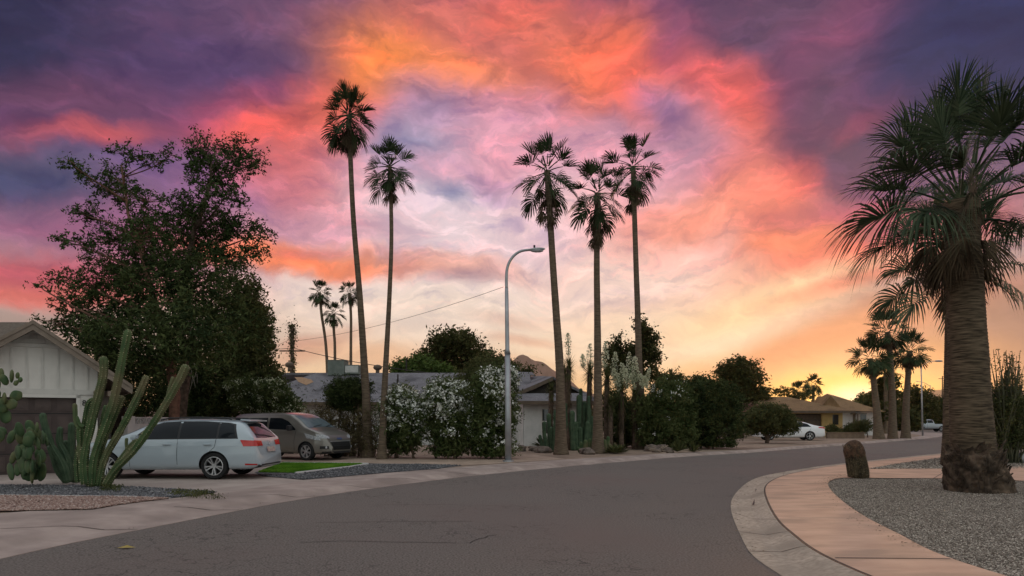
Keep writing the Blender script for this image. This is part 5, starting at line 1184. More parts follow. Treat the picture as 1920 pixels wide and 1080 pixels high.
tree('eucalyptus_tree', 'tall eucalyptus with upright forked crown against the pink clouds', 'tree', T2_, BB, 760, 28, .16, .135, .38, M_euc, M_trunk, 62, 'tall trees behind the garden wall', shell=.35, droop=.4, twigs=.6)
BC = pb(31, [(215,570,66,40,-8),(300,545,64,60,-9),(390,555,60,52,-8),(175,615,44,30,-8),(240,520,40,40,-8),(430,530,34,30,-6),(345,500,40,36,-8),(250,635,90,52,-10),(350,640,96,54,-10.5),(430,620,64,56,-6),(325,600,60,50,-10.5),(290,715,90,50),(385,720,90,56),(240,685,60,36,-8),(200,650,50,36,-8),(450,690,50,60),(330,765,110,28),(430,765,70,24)], rnd=.9, thick=1.1)
tree('pine_tree', 'dense dark spreading tree filling the space behind the wagon', 'tree', [([Vector((W(370,790,32).x, 32, .1)), W(372,720,32), W(360,640,31.6), W(330,570,31.4)], [.3,.27,.2,.1])], BC, 2500, 32, .27, .17, .30, M_pine, M_trunk, 63, 'tall trees behind the garden wall', shell=.5, droop=.3, limbs=False)
BD = pb(30.5, [(462,560,30,40),(478,600,28,44),(485,660,30,44),(468,620,44,60),(470,710,52,44),(506,735,12,10),(440,740,60,36),(505,610,10,8),(502,700,18,26)], rnd=.5)
tree('citrus_tree', 'green glossy-leaved tree at the right side of the dark tree group', 'tree', [([Vector((W(470,790,31).x, 31, .1)), W(470,720,31), W(468,640,31)], [.14,.12,.08])], BD, 900, 26, .2, .16, .45, M_shrub, M_trunk, 64, 'tall trees behind the garden wall', shell=.6, twigs=.1, upb=.2)
# dry hanging branches in the dense tree
b = MB(); rr = random.Random(5)
for x, y in ((345,575),(395,600),(300,640),(315,610),(355,680)):
    for k_ in range(5):
        p = W(x+rr.gauss(0,6), y, 28.6); q = p+Vector((rr.uniform(-.2,.7), -.2, -rr.uniform(.5,1.3))); b.tube(curve3(p, q, rr, 4, .15), [.016,.013,.010,.008,.005], 4)
dn = [o for o in bpy.data.objects if o.name.startswith('pine_tree')][0]; b.build('dry_branch', mat('dry_branch', (.22,.19,.16), (.3,.26,.22)), dn)

# ------------------------------------------------------------------ shrubs and hedges along the left kerb
def bush(name, label, cat, D, bl, ncl, per, size, asp, lm, seed, group=None, flowers=None, rnd=.3, spread=.16, stems=4, thick=1., shell=.65, upb=.25, base=None, droop=0, twigs=.08, bm_=None, sr=.035):
    rr = random.Random(seed); B_ = pb(D, bl, rnd=rnd, thick=thick, sd=seed)
    cx_ = sum(c.x for c, r in B_)/len(B_); bz = Vector((cx_, D, .1)); tr = []
    for i in range(stems):
        tgt = B_[rr.randrange(len(B_))][0]; a = Vector((cx_+rr.gauss(0, .25)+(tgt.x-cx_)*.5, D+rr.gauss(0, .2), .1)); tr.append((curve3(a, tgt, rr, 4, .08), [sr*1.5, sr*1.3, sr, sr*.8, sr*.5]))
    return tree(name, label, cat, tr, B_, ncl, per, spread, size, asp, lm, bm_ or M_trunk, seed, group, base=bz, droop=droop, shell=shell, twigs=twigs, upb=upb, flowers=flowers, crown='foliage')
gro = 'white oleander bushes along the street'
fz_ = lambda lo_, hi_: (lambda c: np.clip((c[:, 2]-lo_)/(hi_-lo_), .06, 1))
bush('oleander_bush', 'white-flowering oleander nearest the slim palm, the leftmost street bush', 'bush', 25.8, [(752,762,32,32),(738,795,22,34),(772,790,22,40),(752,825,28,26)], 900, 26, .17, .24, M_olea, 71, gro, flowers=(M_flow, 200, 15, .10, fz_(.8, 2.2)), spread=.16)
bush('oleander_bush', 'middle white-flowering oleander, fullest with blossom', 'bush', 25.6, [(832,752,34,36),(818,790,22,34),(866,750,26,30),(850,800,38,40),(842,835,36,22)], 1150, 26, .17, .24, M_olea, 72, gro, flowers=(M_flow, 250, 15, .10, fz_(.8, 2.2)), spread=.16)
bush('oleander_bush', 'tall oleander with few white flowers just behind the street lamp', 'bush', 25.6, [(918,740,36,44),(905,800,30,46),(946,765,20,54),(928,840,36,22),(955,712,12,26)], 1250, 26, .17, .24, M_olea, 73, gro, flowers=(M_flow, 240, 14, .095, lambda c: np.where(c[:, 0] > W(915,0,25.6).x, np.clip((c[:, 2]-.8)/1.5, .15, 1), .12)), spread=.16)
bush('oleander_bush', 'pale-flowered oleander behind the minivan roof', 'bush', 29.5, [(480,745,40,30),(520,760,40,20),(460,725,34,14),(505,735,36,22),(545,768,22,12)], 800, 24, .17, .3, M_olea, 74, gro, flowers=(M_yflow, 330, 8, .08, None), spread=.18)
bush('round_shrub', 'dark rounded shrub against the grey roof beside the tallest palm', 'bush', 27.2, [(645,735,30,24),(630,740,18,16),(672,728,22,20),(668,755,24,18),(640,760,26,10)], 700, 30, .12, .25, M_pine, 75, spread=.13, stems=5)
bush('dry_shrub', 'brown twiggy dry shrub right of the minivan', 'bush', 27.3, [(620,790,34,34),(650,810,40,44),(600,775,26,20),(640,845,36,14),(675,790,18,40)], 420, 20, .11, .25, M_dry, 76, 'dry shrubs by the minivan', spread=.15, stems=26, twigs=.5, shell=.3, sr=.018, upb=.4)
bush('dry_shrub', 'thin dry shrub with bare stems at the foot of the tallest palm', 'bush', 26.4, [(690,800,24,46),(705,830,18,26),(670,830,26,28)], 240, 16, .11, .25, M_dry, 77, 'dry shrubs by the minivan', spread=.14, stems=22, twigs=.6, shell=.3, sr=.016, upb=.4)
bush('dry_shrub', 'brownish shrub growing behind the tall oleander at the lamp', 'bush', 27.6, [(895,715,40,24),(925,700,34,26),(900,690,24,14)], 480, 24, .14, .3, M_shrub, 78, 'dry shrubs by the minivan', spread=.18, stems=4)
# trees behind the grey roof
tb_ = Vector((W(845,790,60).x, 60, 0))
tree('pine_tree', 'broad rounded tree standing behind the grey roof, tallest in the middle distance', 'tree', [([tb_, W(848,700,60), W(855,660,60)], [.4,.35,.2])], pb(60, [(850,640,38,18),(870,655,36,16),(820,665,34,14),(800,680,26,10),(890,668,28,10),(840,655,34,16),(868,690,40,14),(905,668,14,5)], rnd=1.5), 620, 26, .42, .34, .4, M_far, M_trunk, 81, shell=.45, twigs=.3)
tree('citrus_tree', 'bright green low tree behind the right end of the grey roof', 'tree', [([Vector((W(775,790,54).x, 54, 0)), W(775,700,54)], [.2,.15])], pb(54, [(760,692,24,12),(785,688,28,16),(740,697,12,8),(815,695,24,12),(830,700,26,10)], rnd=.8), 420, 26, .3, .26, .5, mat('bright_far_leaf', (.045,.075,.015), (.10,.15,.03), trans=.3, island=True), M_trunk, 82, twigs=.1)
tree('bushy_tree', 'dark low tree behind the street lamp below the far mountain', 'tree', [([Vector((W(940,790,56).x, 56, 0)), W(940,700,56)], [.2,.15])], pb(56, [(920,678,14,8),(940,676,12,8),(955,692,20,8),(985,698,18,5),(925,690,24,14)], rnd=.8), 300, 24, .3, .24, .45, M_far, M_trunk, 83, twigs=.4, shell=.4)
# cactus garden hedge & trees
tree('leafy_tree', 'upright golden-edged tree behind the right palm of the garden trio', 'tree', [([Vector((W(1203,790,40).x, 40, .1)), W(1203,700,40), W(1207,640,40)], [.2,.14,.06])], pb(40, [(1203,612,14,14),(1215,640,20,18),(1200,660,24,20),(1222,668,16,18),(1205,700,28,20),(1212,620,10,12)], rnd=.6), 420, 20, .2, .19, .45, M_far, M_trunk, 84, shell=.4, twigs=.6)
tree('leafy_tree', 'smaller airy tree between the middle and right palms of the trio', 'tree', [([Vector((W(1160,790,41).x, 41, .1)), W(1160,700,41), W(1158,650,41)], [.16,.12,.05])], pb(41, [(1158,645,14,14),(1150,665,18,16),(1172,668,18,16),(1160,690,26,18),(1180,690,16,14)], rnd=.5), 330, 20, .2, .19, .45, M_far, M_trunk, 85, shell=.4, twigs=.6)
bush('hedge', 'big dark rounded hedge mass at the right of the cactus garden', 'hedge', 35.0, [(1330,760,54,44),(1350,800,44,44),(1300,810,50,40),(1365,760,24,40),(1290,770,30,30),(1320,730,40,18)], 1500, 28, .16, .35, M_pine, 86, 'dark hedges along the street', spread=.2)
bush('hedge', 'dark hedge with a few white flowers behind the right palm of the trio', 'hedge', 34.0, [(1250,760,44,42),(1240,805,44,40),(1270,800,34,44),(1215,780,26,40),(1262,725,26,16)], 1200, 28, .16, .35, M_olea, 87, 'dark hedges along the street', flowers=(M_flow, 60, 7, .07, fz_(1.8, 3.4)), spread=.2)
bush('hedge', 'low shadowy hedge between the middle and right palms', 'hedge', 36.5, [(1165,790,34,44),(1190,800,30,46),(1150,760,24,30)], 700, 26, .15, .35, M_pine, 88, 'dark hedges along the street', spread=.2)
tree('leafy_tree', 'open-crowned tree beyond the dark hedge, gold-lit from behind', 'tree', [([Vector((W(1388,790,56).x, 56, .1)), W(1388,740,56), W(1385,705,56)], [.25,.2,.1])], pb(56, [(1385,690,34,14),(1365,700,22,14),(1410,705,20,14),(1388,712,40,16),(1395,680,14,6),(1395,735,40,16)], rnd=1.2), 480, 24, .32, .26, .45, M_far, M_trunk, 89, shell=.4, twigs=.5)
tree('bushy_tree', 'low golden tree row piece above the dark hedge, left part', 'tree', [([Vector((W(1255,790,52).x, 52, .1)), W(1255,730,52)], [.2,.15])], pb(52, [(1242,712,14,10),(1264,712,16,10),(1300,722,24,10),(1320,715,14,6)], rnd=.6), 260, 22, .28, .22, .45, M_far, M_trunk, 90, shell=.4, twigs=.3)
# round citrus tree on the lawn of the next lot
rt = G(1438, 831, .1)
tree('round_tree', 'low round clipped citrus tree on a short trunk in front of the white sedan', 'tree', [([rt, rt+Vector((0,0,.45)), W(1440,790,rt.y)], [.14,.11,.09]), ([rt+Vector((.05,0,.2)), W(1424,800,rt.y)], [.08,.05]), ([rt+Vector((-.02,0,.2)), W(1456,802,rt.y)], [.08,.05])], pb(rt.y, [(1443,785,44,24),(1420,795,28,20),(1465,795,30,20),(1435,772,28,14),(1478,800,18,14),(1408,800,14,14),(1455,775,24,14)], rnd=.3), 900, 28, .15, .15, .45, M_shrub, M_trunk, 91, twigs=.05, shell=.7)
tree('bushy_tree', 'rounded dark bush above the tan roof left corner', 'tree', [([Vector((W(1425,790,66).x, 66, .1)), W(1425,750,66)], [.2,.1])], pb(66, [(1425,742,18,8),(1410,745,12,7)], rnd=.3), 120, 22, .3, .25, .5, M_far, M_trunk, 92)
for x, D, bl, lb, sd in ((1608, 60, [(1608,803,20,12),(1620,798,14,12)], 'dark rounded shrub beside the door of the white house', 93), (1595, 61, [(1592,808,10,8)], 'small rounded shrub left of the white house door', 94), (1563, 58, [(1563,808,9,8)], 'small clipped bush at the corner of the tan house', 95), (1468, 75, [(1470,735,22,8),(1505,742,26,7)], 'golden treetops behind the tan roof', 96)):
    bush('small_bush', lb, 'bush', D, bl, 160, 22, .18, .4, M_shrub if D < 70 else M_far, sd, spread=.16, stems=3)
gt = 'dark green trees at the end of the street'
for bl, D, lb, sd, mt_ in (([(1718,755,26,28),(1735,775,22,22),(1700,775,20,24)], 118, 'dark green tree above the pickup truck', 97, M_far), ([(1765,770,24,20),(1752,785,20,16)], 125, 'dark green tree right of the pickup truck beside the palm trunk', 98, M_far), ([(1652,770,14,34),(1662,740,12,26),(1640,780,16,26)], 80, 'leafy shrub tree behind the far corner palms', 99, M_far), ([(1625,760,14,14),(1612,772,18,10)], 100, 'small pale green tree left of the far corner palms', 100, M_shrub), ([(1690,790,24,16),(1710,795,14,10)], 90, 'low bushes between the far corner palms and the truck', 101, M_far)):
    bush('street_tree', lb, 'tree', D, bl, 420, 24, .5, .5, mt_, sd, gt, spread=.5, stems=3, sr=.12, rnd=1)
# filler: hedges far beyond, so the horizon reads as planted town
rsf = np.random.RandomState(5); BF = [(Vector((x, 175+rsf.uniform(-15, 15), rsf.uniform(1.0, 2.4))), (rsf.uniform(5, 10), 4, rsf.uniform(2.2, 4.4))) for x in range(-190, 230, 9)]
lv, _, _ = foliage(BF, 4200, 14, .8, .9, .5, rsf, .6)
tag(quads_obj('far_trees', lv, M_far, None), kind='stuff')

# ocotillo-like shrub at the right edge
rr = random.Random(77); ob = G(1893, 868, .1)
t = thing('thorny_shrub', 'tall dark shrub with long thorny wands at the right edge behind the huge palm', 'shrub', ob)
b = MB(); tips = []
for i in range(110):
    a = rr.uniform(0, 6.28); sp_ = abs(rr.gauss(0, .55)); h_ = rr.uniform(2.4, 4.2); p0 = ob+Vector((rr.gauss(0, .14), rr.gauss(0, .14), 0)); p1 = ob+Vector((math.cos(a)*sp_*1.25, math.sin(a)*sp_*1.25, h_-.3))
    pts = curve3(p0, p1, rr, 6, .05); b.tube(pts, [.03,.028,.024,.02,.016,.012,.008], 5); tips.append(pts)
b.build('stem', mat('thorn_stem', (.05, .055, .03), (.10, .10, .06)), t, smooth=True)
rs = np.random.RandomState(3); c = []
for pts in tips:
    for k_ in range(150):
        q = rr.uniform(.2, 1)*5.99; i = int(q); p = pts[i].lerp(pts[i+1], q-i); w_ = .035 if p.z > 2.3 else .16
        if p.z > 2.3 and rr.random() < .72: continue
        c.append((p.x+rr.gauss(0, w_), p.y+rr.gauss(0, w_), p.z+rr.gauss(0, .03)))
quads_obj('leaves', leaves(np.array(c), .085, .5, rs), M_shrub, t)
ex_ = [(G(1893,866,.1)+Vector((0,.3,.9)), (.75,.6,.95)), (G(1893,866,.1)+Vector((0.1,.3,1.8)), (.8,.6,.8))]
lv, _, _ = foliage(ex_, 620, 22, .15, .11, .4, rs); quads_obj('leaves', lv, M_pine, t)
for x, y, r_, lb in ((1874,856,(.16,.2,.17),'pale boulder left of the thorny shrub, touching the huge palm trunk'), (1918,862,(.24,.22,.2),'pale boulder right of the thorny shrub at the picture edge')):
    p = G(x, y+6, .1); b = MB(); b.blob(p+Vector((0,0,r_[2]*.7)), r_, 3, .12, int(x)); tag(b.build('boulder', M_prock, smooth=True), lb, 'boulder', 'pale boulders at the right edge')

# ------------------------------------------------------------------ cacti
def column(b, pts, r, ribs=9, depth=.22, seed=0):
    P = [Vector(p) for p in subdiv([tuple(q) for q in pts], 7)]; n = len(P); H_ = sum((P[i+1]-P[i]).length for i in range(n-1)); R_ = []
    acc = 0
    for i in range(n):
        if i: acc += (P[i]-P[i-1]).length
        k = 1+.16*mnoise.noise(Vector((acc*1.9, seed*3.1, 0)))-.22*math.exp(-((acc-(.9+.23*(seed % 5)))/.06)**2)*(1 if acc > .3 else 0)
        k *= min(1, .78+acc*.8) if seed % 2 else 1
        e_ = (H_-acc)/(r*1.3); R_.append(r*k*(1 if e_ >= 1 else max(.05, math.sqrt(max(0, 1-(1-e_)**2)))))
    # dome: refine tip
    t_ = (P[-1]-P[-2]).normalized(); L0 = P[-1]
    P2_, R2_ = [], []
    for p, q in zip(P, R_):
        if (L0-p).length > r*1.25: P2_.append(p); R2_.append(q)
    rb_ = R2_[-1] if R2_ else r
    st = L0-t_*rb_
    for i in range(7):
        a = i/6*math.pi/2; P2_.append(st+t_*rb_*math.sin(a)); R2_.append(max(.004, rb_*math.cos(a)))
    b.tube(P2_, R2_, ribs*4, ribs=ribs, depth=depth)
M_areole = mat('areole_wool', (.22, .21, .11), (.42, .39, .24), rough=.9, island=True)
def areoles(parent, st, ribs, size=.034, rs=np.random.RandomState(4)):
    n = ribs*4; me = st.data; v = np.empty(len(me.vertices)*3); me.vertices.foreach_get('co', v); v = v.reshape(-1, 3); m = len(v)//n; v = v[:m*n].reshape(m, n, 3); c = v.mean(1, keepdims=True)
    rid = v[:, ::4, :]; out = []
    for k in range(rid.shape[1]):
        P_ = rid[:, k]; C_ = c[:, 0]; d = np.r_[0, np.cumsum(np.linalg.norm(P_[1:]-P_[:-1], axis=1))]
        for q in np.arange(.02, d[-1], .045): out.append([np.interp(q, d, P_[:, j]) + .03*(np.interp(q, d, P_[:, j])-np.interp(q, d, C_[:, j])) for j in range(3)])
    o = np.array(out)+np.array(ORG.get(st, (0, 0, 0))); s_ = quads_obj('spines', leaves(np.repeat(o, 2, 0), size, .5, rs), M_areole, st)
cb0 = G(176, 914, .11); Dc = cb0.y
t = thing('columnar_cactus', 'big many-armed columnar cactus growing from the slate gravel in front of the wagon', 'cactus', cb0)
arms = [([(160,908),(158,860),(172,790),(186,735),(194,700),(194,668)], 0.085), ([(172,912),(176,860),(196,800),(212,755),(224,700),(232,660),(241,618)], 0.089),
        ([(184,912),(196,860),(224,810),(245,770),(262,735),(275,704)], 0.074), ([(196,911),(216,880),(250,845),(283,800),(315,750),(338,710),(350,684)], 0.078),
        ([(148,905),(146,860),(158,800),(166,760),(176,747)], 0.070), ([(168,911),(160,880),(152,850),(150,800)], 0.081), ([(190,912),(188,850),(205,800),(222,760),(230,742)], 0.074), ([(180,913),(184,840),(198,770),(200,760)], 0.074), ([(200,910),(222,870),(246,838),(262,825)], 0.074)]
for i, (px, r) in enumerate(arms):
    b = MB(); dd = (-.25, -.1, .1, -.3, .2, .0, .25, .3, -.05)[i]
    column(b, [W(x, y, Dc+dd*(.3+.7*j/len(px))) for j, (x, y) in enumerate(px)], r, 6 if i % 2 else 7, .42, i); st = b.build('stem', M_cact, t, smooth=True); areoles(t, st, 6 if i % 2 else 7)
for px, r in (([(148,805),(142,790),(141,772),(140,756)], 0.052), ([(158,800),(150,796),(143,780)], 0.044), ([(312,752),(316,735),(322,716),(325,706)], 0.044), ([(238,842),(237,835),(237,826),(238,821)], 0.041)):
    b = MB(); column(b, [W(x, y, Dc-.05) for x, y in px], r, 6, .4, 3); b.build('stem', M_cact, t, smooth=True)
# columns behind it
t = thing('columnar_cactus', 'bluish clump of short columnar cacti behind the big many-armed cactus', 'cactus', G(128, 905, .11))
for i, px in enumerate(([(128,905),(118,870),(95,830),(82,790),(80,774)], [(132,903),(126,860),(112,830),(113,800)], [(136,904),(134,860),(134,820),(135,792)], [(140,905),(142,870),(128,840),(120,826)], [(124,903),(108,880),(98,850),(92,835)])):
    b = MB(); column(b, [W(x, y, Dc+.7+.1*i) for x, y in px], .075, 7, .4, i); b.build('stem', M_cactb, t, smooth=True)
# prickly pears
def pads(name, label, chains, D, group, seed):
    rr = random.Random(seed); b0 = W(chains[0][0][0], 790, D); b0.z = .1; t = thing('prickly_pear', label, 'cactus', b0, group)
    for (x, y, w_, h_, ang, dd) in [q for c in chains for q in c]:
        b = MB(); s = D/F; M_ = Matrix.Rotation(R(rr.uniform(-55, 55)), 3, 'Z') @ Matrix.Rotation(R(ang), 3, 'Y')
        b.blob(W(x, y, D+dd), (w_*s, .035, h_*s), 3, .04, seed, M=M_)
        cc = W(x, y, D+dd)
        b.v = [tuple(cc+(Vector(q)-cc)*(1-.18*0)) for q in b.v]; b.build('pad', M_pear, t, smooth=True)
    return t
rr = random.Random(31); ch = []
for i in range(40):
    y = rr.uniform(800, 900); x = 50+rr.gauss(0, 24)*(1.15-(y-790)/170) ; ch.append((min(104, max(-10, x)), y, rr.uniform(6, 11), rr.uniform(9, 15), rr.uniform(-35, 35), rr.uniform(-.5, .4)))
ch += [(54,880,13,22,0,0),(40,868,14,20,-20,-.1),(70,880,14,20,15,.1),(20,884,12,18,-30,.2),(60,893,12,14,0,-.2),(78,885,12,18,20,0)]
pads('prickly_pear', 'low spreading prickly pear in front of the dark garage door', [ch], Dc+.1, 'prickly pears at the left edge', 31)
ch = [(22,705,12,17,30,0),(38,712,6,8,60,0),(33,704,4,8,10,0),(8,712,8,14,-20,0),(2,700,7,12,0,0),(30,718,5,7,20,0),(8,747,14,14,70,0),(22,758,12,14,60,0),(4,760,14,18,10,0),(10,780,14,18,-10,.1),(30,742,12,14,40,.1),(-14,740,16,20,0,0),(-20,775,16,22,10,0),(-10,810,15,22,0,0),(-30,840,15,24,0,0),(-18,872,16,24,0,0),(-24,900,16,20,0,0),(-8,720,10,16,0,0)]
ch = [(x, y, w_*.8, h_*.8, a, d) for x, y, w_, h_, a, d in ch]
pads('prickly_pear', 'tall prickly pear reaching in at the left edge above the gravel', [ch], Dc-1.0, 'prickly pears at the left edge', 32)
# old leaning barrel cactus
bb = G(1609, 896, .1); s = bb.y/F
t = thing('barrel_cactus', 'old brown barrel cactus leaning left on the gravel beside the sidewalk', 'cactus', bb)
b = MB(); P = [W(x, y, bb.y) for x, y in ((1610,897),(1609,885),(1606,868),(1602,850),(1599,840),(1597,832),(1596,828))]
b.tube(P, [17.5*s, 19*s, 18.5*s, 17.2*s, 16*s, 13*s, 6*s], 64, ribs=16, depth=.14); b.build('stem', M_barrel, t, smooth=True)
b = MB(); P = [W(x, y, bb.y) for x, y in ((1604,858),(1603,852),(1600,842),(1597,833),(1595,829),(1594,827))]; b.tube(P, [16.5*s, 18.5*s, 18*s, 15*s, 10*s, 3*s], 56, ribs=14, depth=.1)
b.build('woolly_top', mat('woolly_top', (.045,.03,.02), (.13,.07,.045), scale=9, bump=1, rough=1), t, smooth=True)
rs = np.random.RandomState(12); c = []
for i in range(2600):
    f_ = rs.rand(); y = 896-f_*62; x = 1610-12*f_**1.6; r = (18.6-1.5*f_)*s; a = rs.rand()*6.28; p = W(x, y, bb.y); c.append((p.x+r*math.cos(a), p.y+r*math.sin(a), p.z))
quads_obj('spines', leaves(np.array(c), .05, .09, rs), mat('spine', (.14,.10,.06), (.30,.22,.15), island=True), t)

# cactus garden between the trio palms
Dg = 31
rr = random.Random(55)
def cactus_clump(label, cols_, D, mt, group='cactus clumps in the garden', ribs=7):
    t = thing('columnar_cactus', label, 'cactus', (W(cols_[0][0], 790, D).x, D, .1), group)
    for i, (x, y, w_, lean) in enumerate(cols_):
        b = MB(); s = D/F; dd = rr.uniform(-.5, .5); zb_ = 790+1.4*F/(D+dd); mid = (x+lean*.6, zb_*.55+y*.45)
        column(b, [W(x, zb_, D+dd), W(x+lean*.35, zb_*.7+y*.3, D+dd), W(x+lean*.8, zb_*.35+y*.65, D+dd), W(x+lean, y, D+dd)], w_*s, ribs, .25, i); b.build('stem', mt, t, smooth=True)
cactus_clump('clump of green cactus columns left of the left trio palm under the window', [(1024,790,4,-4),(1032,775,4.5,-3),(1040,768,4.5,2),(1028,805,4,-8),(1044,790,4,0),(1020,815,3.5,-8),(1036,800,4,-2)], 31.5, M_cactb)
cactus_clump('tall dense clump of cactus columns between the left and middle palms', [(1075,770,5,-2),(1084,740,5,2),(1092,752,5,4),(1100,765,5,5),(1070,790,4.5,-4),(1080,790,5,0),(1096,790,5,6),(1106,780,4.5,4),(1088,800,5,0),(1066,755,4,-4),(1104,742,3.5,0)], 33, M_cactb)
cactus_clump('short bright green cactus columns at the foot of the middle palm', [(1092,828,3.6,-2),(1098,824,4,0),(1104,822,3.8,2),(1110,826,3.6,3),(1088,838,3.2,-3),(1140,818,3.6,0),(1136,824,3.2,-2),(1142,832,3,2)], 30.5, M_cact)
tt_ = thing('columnar_cactus', 'two dark slim cactus columns standing against the grey wing roof', 'cactus', (W(1088, 790, 35).x, 35, .1), 'cactus clumps in the garden')
for x, y in ((1089,728),(1103,744)):
    b = MB(); column(b, [W(x-1, 841, 35), W(x-1, 800, 35), W(x, 770, 35), W(x, y, 35)], .10, 7, .25, x); b.build('stem', M_cactb, tt_, smooth=True)
def yucca(label, x, yb, yh, D, R_, seed, spikes=(), group='yuccas in the cactus garden', blade=.55):
    rr = random.Random(seed); b0 = Vector((W(x, 790, D).x, D, .1)); t = thing('yucca', label, 'yucca', b0, group)
    hd_ = W(x, yh, D); b = MB(); b.tube(curve3(b0, hd_, rr, 5, .03), [.14,.12,.12,.12,.12,.12], 9); b.build('trunk', M_trunk, t, smooth=True)
    v = []; dv_ = []
    for i in range(190):
        a = rr.uniform(0, 6.28); e_ = rr.uniform(-1.1, 1.45); d = Vector((math.cos(e_)*math.cos(a), math.cos(e_)*math.sin(a), math.sin(e_))); s = d.cross(UP).normalized()*.022
        o = hd_+Vector((0, 0, rr.uniform(-.25, .2))); tip = o+d*R_*rr.uniform(.8, 1.1); v.append([o-s, o+s, tip+s*.1, tip-s*.1])
    quads_obj('crown', np.array([[tuple(p) for p in q] for q in v]), M_shrub, t)
    for i in range(150):
        a = rr.uniform(0, 6.28); o = hd_+Vector((0, 0, -rr.uniform(.1, min(1.6, (hd_.z-.2)*.7)))); d = Vector((math.cos(a)*.35, math.sin(a)*.35, -1)).normalized(); s = d.cross(UP).normalized()*.025
        tip = o+d*R_*.8; dv_.append([o-s, o+s, tip+s*.2, tip-s*.2])
    quads_obj('dead_fronds', np.array([[tuple(p) for p in q] for q in dv_]), M_dead, t)
    rs = np.random.RandomState(seed)
    for (sx_, sy0, sy1, wpx, bend) in spikes:
        p0, p1 = W(sx_, sy0, D), W(sx_+bend, sy1, D-.1); b = MB(); pts = curve3(hd_, p0, rr, 3, .05)[:-1]+[p0, p0.lerp(p1, .5), p1]; b.tube(pts, .018, 5); fs_ = b.build('flower_stalk', M_cact, t)
        n_ = 260; f_ = rs.rand(n_); c = np.array([tuple(p0.lerp(p1, q)) for q in f_]); wr = wpx*D/F*np.sin(np.pi*np.clip(f_*.9+.08, 0, 1))**.6; a = rs.rand(n_)*6.28; r = wr*np.sqrt(rs.rand(n_))
        c[:, 0] += r*np.cos(a); c[:, 1] += r*np.sin(a); quads_obj('blossom', leaves(c, .085, .6, rs, .6), M_yflow, fs_)
yucca('tall yucca with a single pale flower spike just right of the left trio palm', 1067, 850, 690, 33, .62, 1, [(1066,666,624,7,-1)])
yucca('yucca with dead skirt seen behind the left trio palm', 1058, 850, 700, 34, .55, 2, [(1050,665,632,5,0)])
yucca('yucca with white flower spikes left of the middle trio palm', 1106, 850, 700, 34, .7, 3, [(1108,690,644,8,-2),(1094,690,664,6,-2)])
yucca('broad yucca right of the middle palm with drooping cream flower sprays', 1138, 850, 712, 33.5, .8, 4, [(1134,690,640,8,2),(1150,710,660,8,4)])
yucca('yucca crowned with hanging cream flower sprays beside the right trio palm', 1165, 850, 735, 33, .9, 5, [(1150,690,724,7,6),(1166,680,722,7,4),(1172,690,728,7,5),(1182,700,730,7,8),(1190,668,716,7,4),(1200,700,728,6,6),(1160,700,735,6,0),(1208,705,728,6,5)])
yucca('low yucca with grey-green blades behind the right trio palm', 1190, 850, 742, 34, .75, 6, [(1180,720,660,8,0),(1212,715,690,5,6)])
yucca('small dark yucca with brown dead leaves under the broad yucca', 1145, 850, 760, 33, .6, 7)
yucca('short palm-like yucca in front of the wing roof, left of the left palm', 1034, 850, 733, 33.5, .5, 8)
def rosette(label, x, y, r_, n_, seed, group='agaves by the garden kerb', mt=None, up_=.5):
    rr = random.Random(seed); p = G(x, y, .1); t = thing('agave', label, 'agave', p, group); v = []
    for i in range(n_):
        a = rr.uniform(0, 6.28); e_ = rr.uniform(.15, 1.3)*up_*1.6; d = Vector((math.cos(e_)*math.cos(a), math.cos(e_)*math.sin(a), math.sin(e_))); s = d.cross(UP).normalized()*r_*.09; o = p+Vector((0, 0, .03)); m_ = o+d*r_*.55; tip = o+d*r_*rr.uniform(.85, 1.1)-Vector((0, 0, r_*.08))
        v.append([o-s*.6, m_-s, tip, m_+s])
    quads_obj('leaves', np.array([[tuple(q) for q in w_] for w_ in v]), mt or M_shrub, t)
rosette('grey-green agave at the right foot of the middle trio palm', 1150, 851, .5, 60, 1); rosette('spreading agave between the middle and right palms at the kerb', 1160, 850, .55, 60, 2); rosette('low green weeds at the foot of the dark hedge', 1272, 849, .6, 80, 3, up_=.9); rosette('agave in front of the white wing wall', 1016, 838, .7, 60, 4); rosette('weedy green tuft at the foot of the hedge right of the flared palm', 1300, 849, .5, 70, 5, up_=.9)
for i, (x, y, r_) in enumerate(((1006,846,.22),(1013,848,.26),(1020,849,.3),(998,845,.15),(974,846,.3),(995,841,.12),(1222,846,.3),(1232,848,.2),(1240,845,.28),(1250,847,.22),(1256,849,.16),(1098,851,.28),(1105,852,.22))):
    p = G(x, y, .1); b = MB(); b.blob(p+Vector((0,0,r_*.35)), (r_*1.2, r_, r_*.7), 2, .22, i)
    tag(b.build('rock', M_rock), 'rough brown garden rock lying by the palms of the cactus garden', 'rock', 'garden rocks')
# dead branch pile
rr = random.Random(6)
b = MB()
for i in range(14):
    p = G(1240+rr.gauss(0, 9), 846+rr.gauss(0, 1), .13); a = rr.uniform(0, 3.14); q = p+Vector((math.cos(a)*.6, math.sin(a)*.3, rr.uniform(.05, .3))); b.tube(curve3(p, q, rr, 3, .1), .02, 5)
tag(b.build('dead_branches', mat('dead_wood', (.2,.15,.11), (.3,.23,.17))), 'small pile of dead sticks beside the rocks right of the flared palm', 'branches')
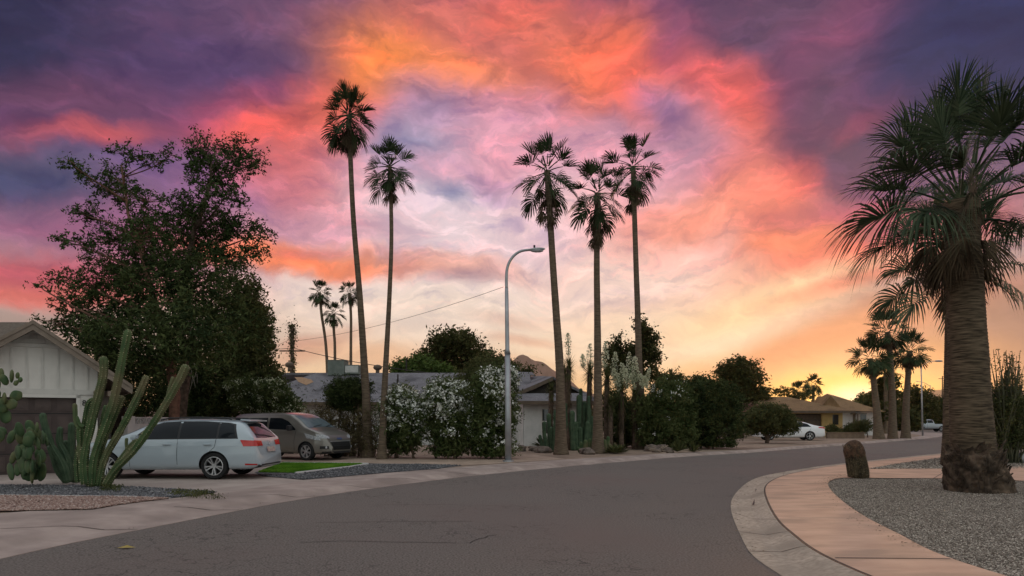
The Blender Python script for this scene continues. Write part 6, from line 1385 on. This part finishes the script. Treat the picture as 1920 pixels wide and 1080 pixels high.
# weeds along the gravel bed
rs = np.random.RandomState(40); c = []
for i in range(26):
    x = rs.uniform(330, 405) if i % 3 else rs.uniform(180, 230); y = 918+(x-330)*.07+rs.uniform(4, 12) if i % 3 else rs.uniform(914, 922); p = G(x, y, .12)
    k_ = 30; c.append(np.c_[rs.normal(p.x, .09, k_), rs.normal(p.y, .09, k_), rs.uniform(.12, .2, k_)])
tag(quads_obj('weeds', leaves(np.concatenate(c), .07, .25, rs, 0, 1.2), M_shrub, None), kind='stuff')
# turf blades
rs = np.random.RandomState(41); P_ = np.array([tuple(G(a, b_, .1)[:2]) for a, b_ in ((484,886.5),(530,869.5),(680,871),(655,876),(554,887.5))])
inl = in_poly(((484,886.5),(530,869.5),(680,871),(655,876),(554,887.5)))
x = rs.uniform(P_[:, 0].min(), P_[:, 0].max(), 60000); y = rs.uniform(P_[:, 1].min(), P_[:, 1].max(), 60000); ok = inl(x, y); x, y = x[ok], y[ok]
tag(quads_obj('lawn_grass', leaves(np.c_[x, y, np.full(len(x), .135)], .06, .22, rs, 0, 1.4), leaf('turf_blade', (.07,.19,.015), (.19,.38,.04), .3), None), kind='stuff')

# gutter joints, litter and grit
jb = MB()
for i in range(6, len(ra)-6, 5):
    a, b_ = ra[i], rb[i]; t_ = ra[i+1]-ra[i-1]; t_ = t_/np.hypot(*t_)*.008
    for (f0, z0), (f1, z1) in (((0.02, .012), (.55, .024)), ((.55, .024), (.82, .084)), ((.82, .084), (.97, .107))):
        p_, q_ = a*(1-f0)+b_*f0, a*(1-f1)+b_*f1
        jb.add([(p_[0]-t_[0], p_[1]-t_[1], z0), (p_[0]+t_[0], p_[1]+t_[1], z0), (q_[0]+t_[0], q_[1]+t_[1], z1), (q_[0]-t_[0], q_[1]-t_[1], z1)], [(0, 1, 2, 3)])
jb.build('joint', M_joint, gut)
rs = np.random.RandomState(71); c = []
for i in range(1500):
    k_ = rs.randint(20, len(rb)-8); f = rs.rand()**2; side_ = rs.randint(3)
    if side_ == 0: q = rc[k_]*(1-f*.25)+rb[k_]*f*.25; z = .118
    elif side_ == 1: q = ra[k_]*(1-f*.3)+rb[k_]*f*.3; z = .018
    else: q = edge_in[min(len(edge_in)-2, k_)]*(1-f*.2)+edge_out[min(len(edge_out)-2, k_)]*f*.2; z = .02
    c.append((q[0]+rs.normal(0, .03), q[1]+rs.normal(0, .03), z+.006))
lv = leaves(np.array(c), .035, .6, rs); lv[:, :, 2] = np.array(c)[:, None, 2]+(lv[:, :, 2]-np.array(c)[:, None, 2])*.25
tag(quads_obj('leaf_litter', lv, mat('litter', (.06, .045, .03), (.26, .20, .12), island=True), None), kind='stuff')

# ------------------------------------------------------------------ dusk haze
hb = MB(); hb.box((0, 2800, 223.9), (8200, 6900, 450)); hz = hb.build('haze', [])
hz.location.z = 0
tag(hz, kind='stuff')
mh = bpy.data.materials.new('haze_air'); mh.use_nodes = True; t_ = mh.node_tree; t_.nodes.clear()
vp = t_.nodes.new('ShaderNodeVolumePrincipled'); vp.inputs['Color'].default_value = (.95, .87, .78, 1); vp.inputs['Density'].default_value = .00005; vp.inputs['Anisotropy'].default_value = .8
om = t_.nodes.new('ShaderNodeOutputMaterial'); t_.links.new(vp.outputs[0], om.inputs['Volume']); hz.data.materials.append(mh)
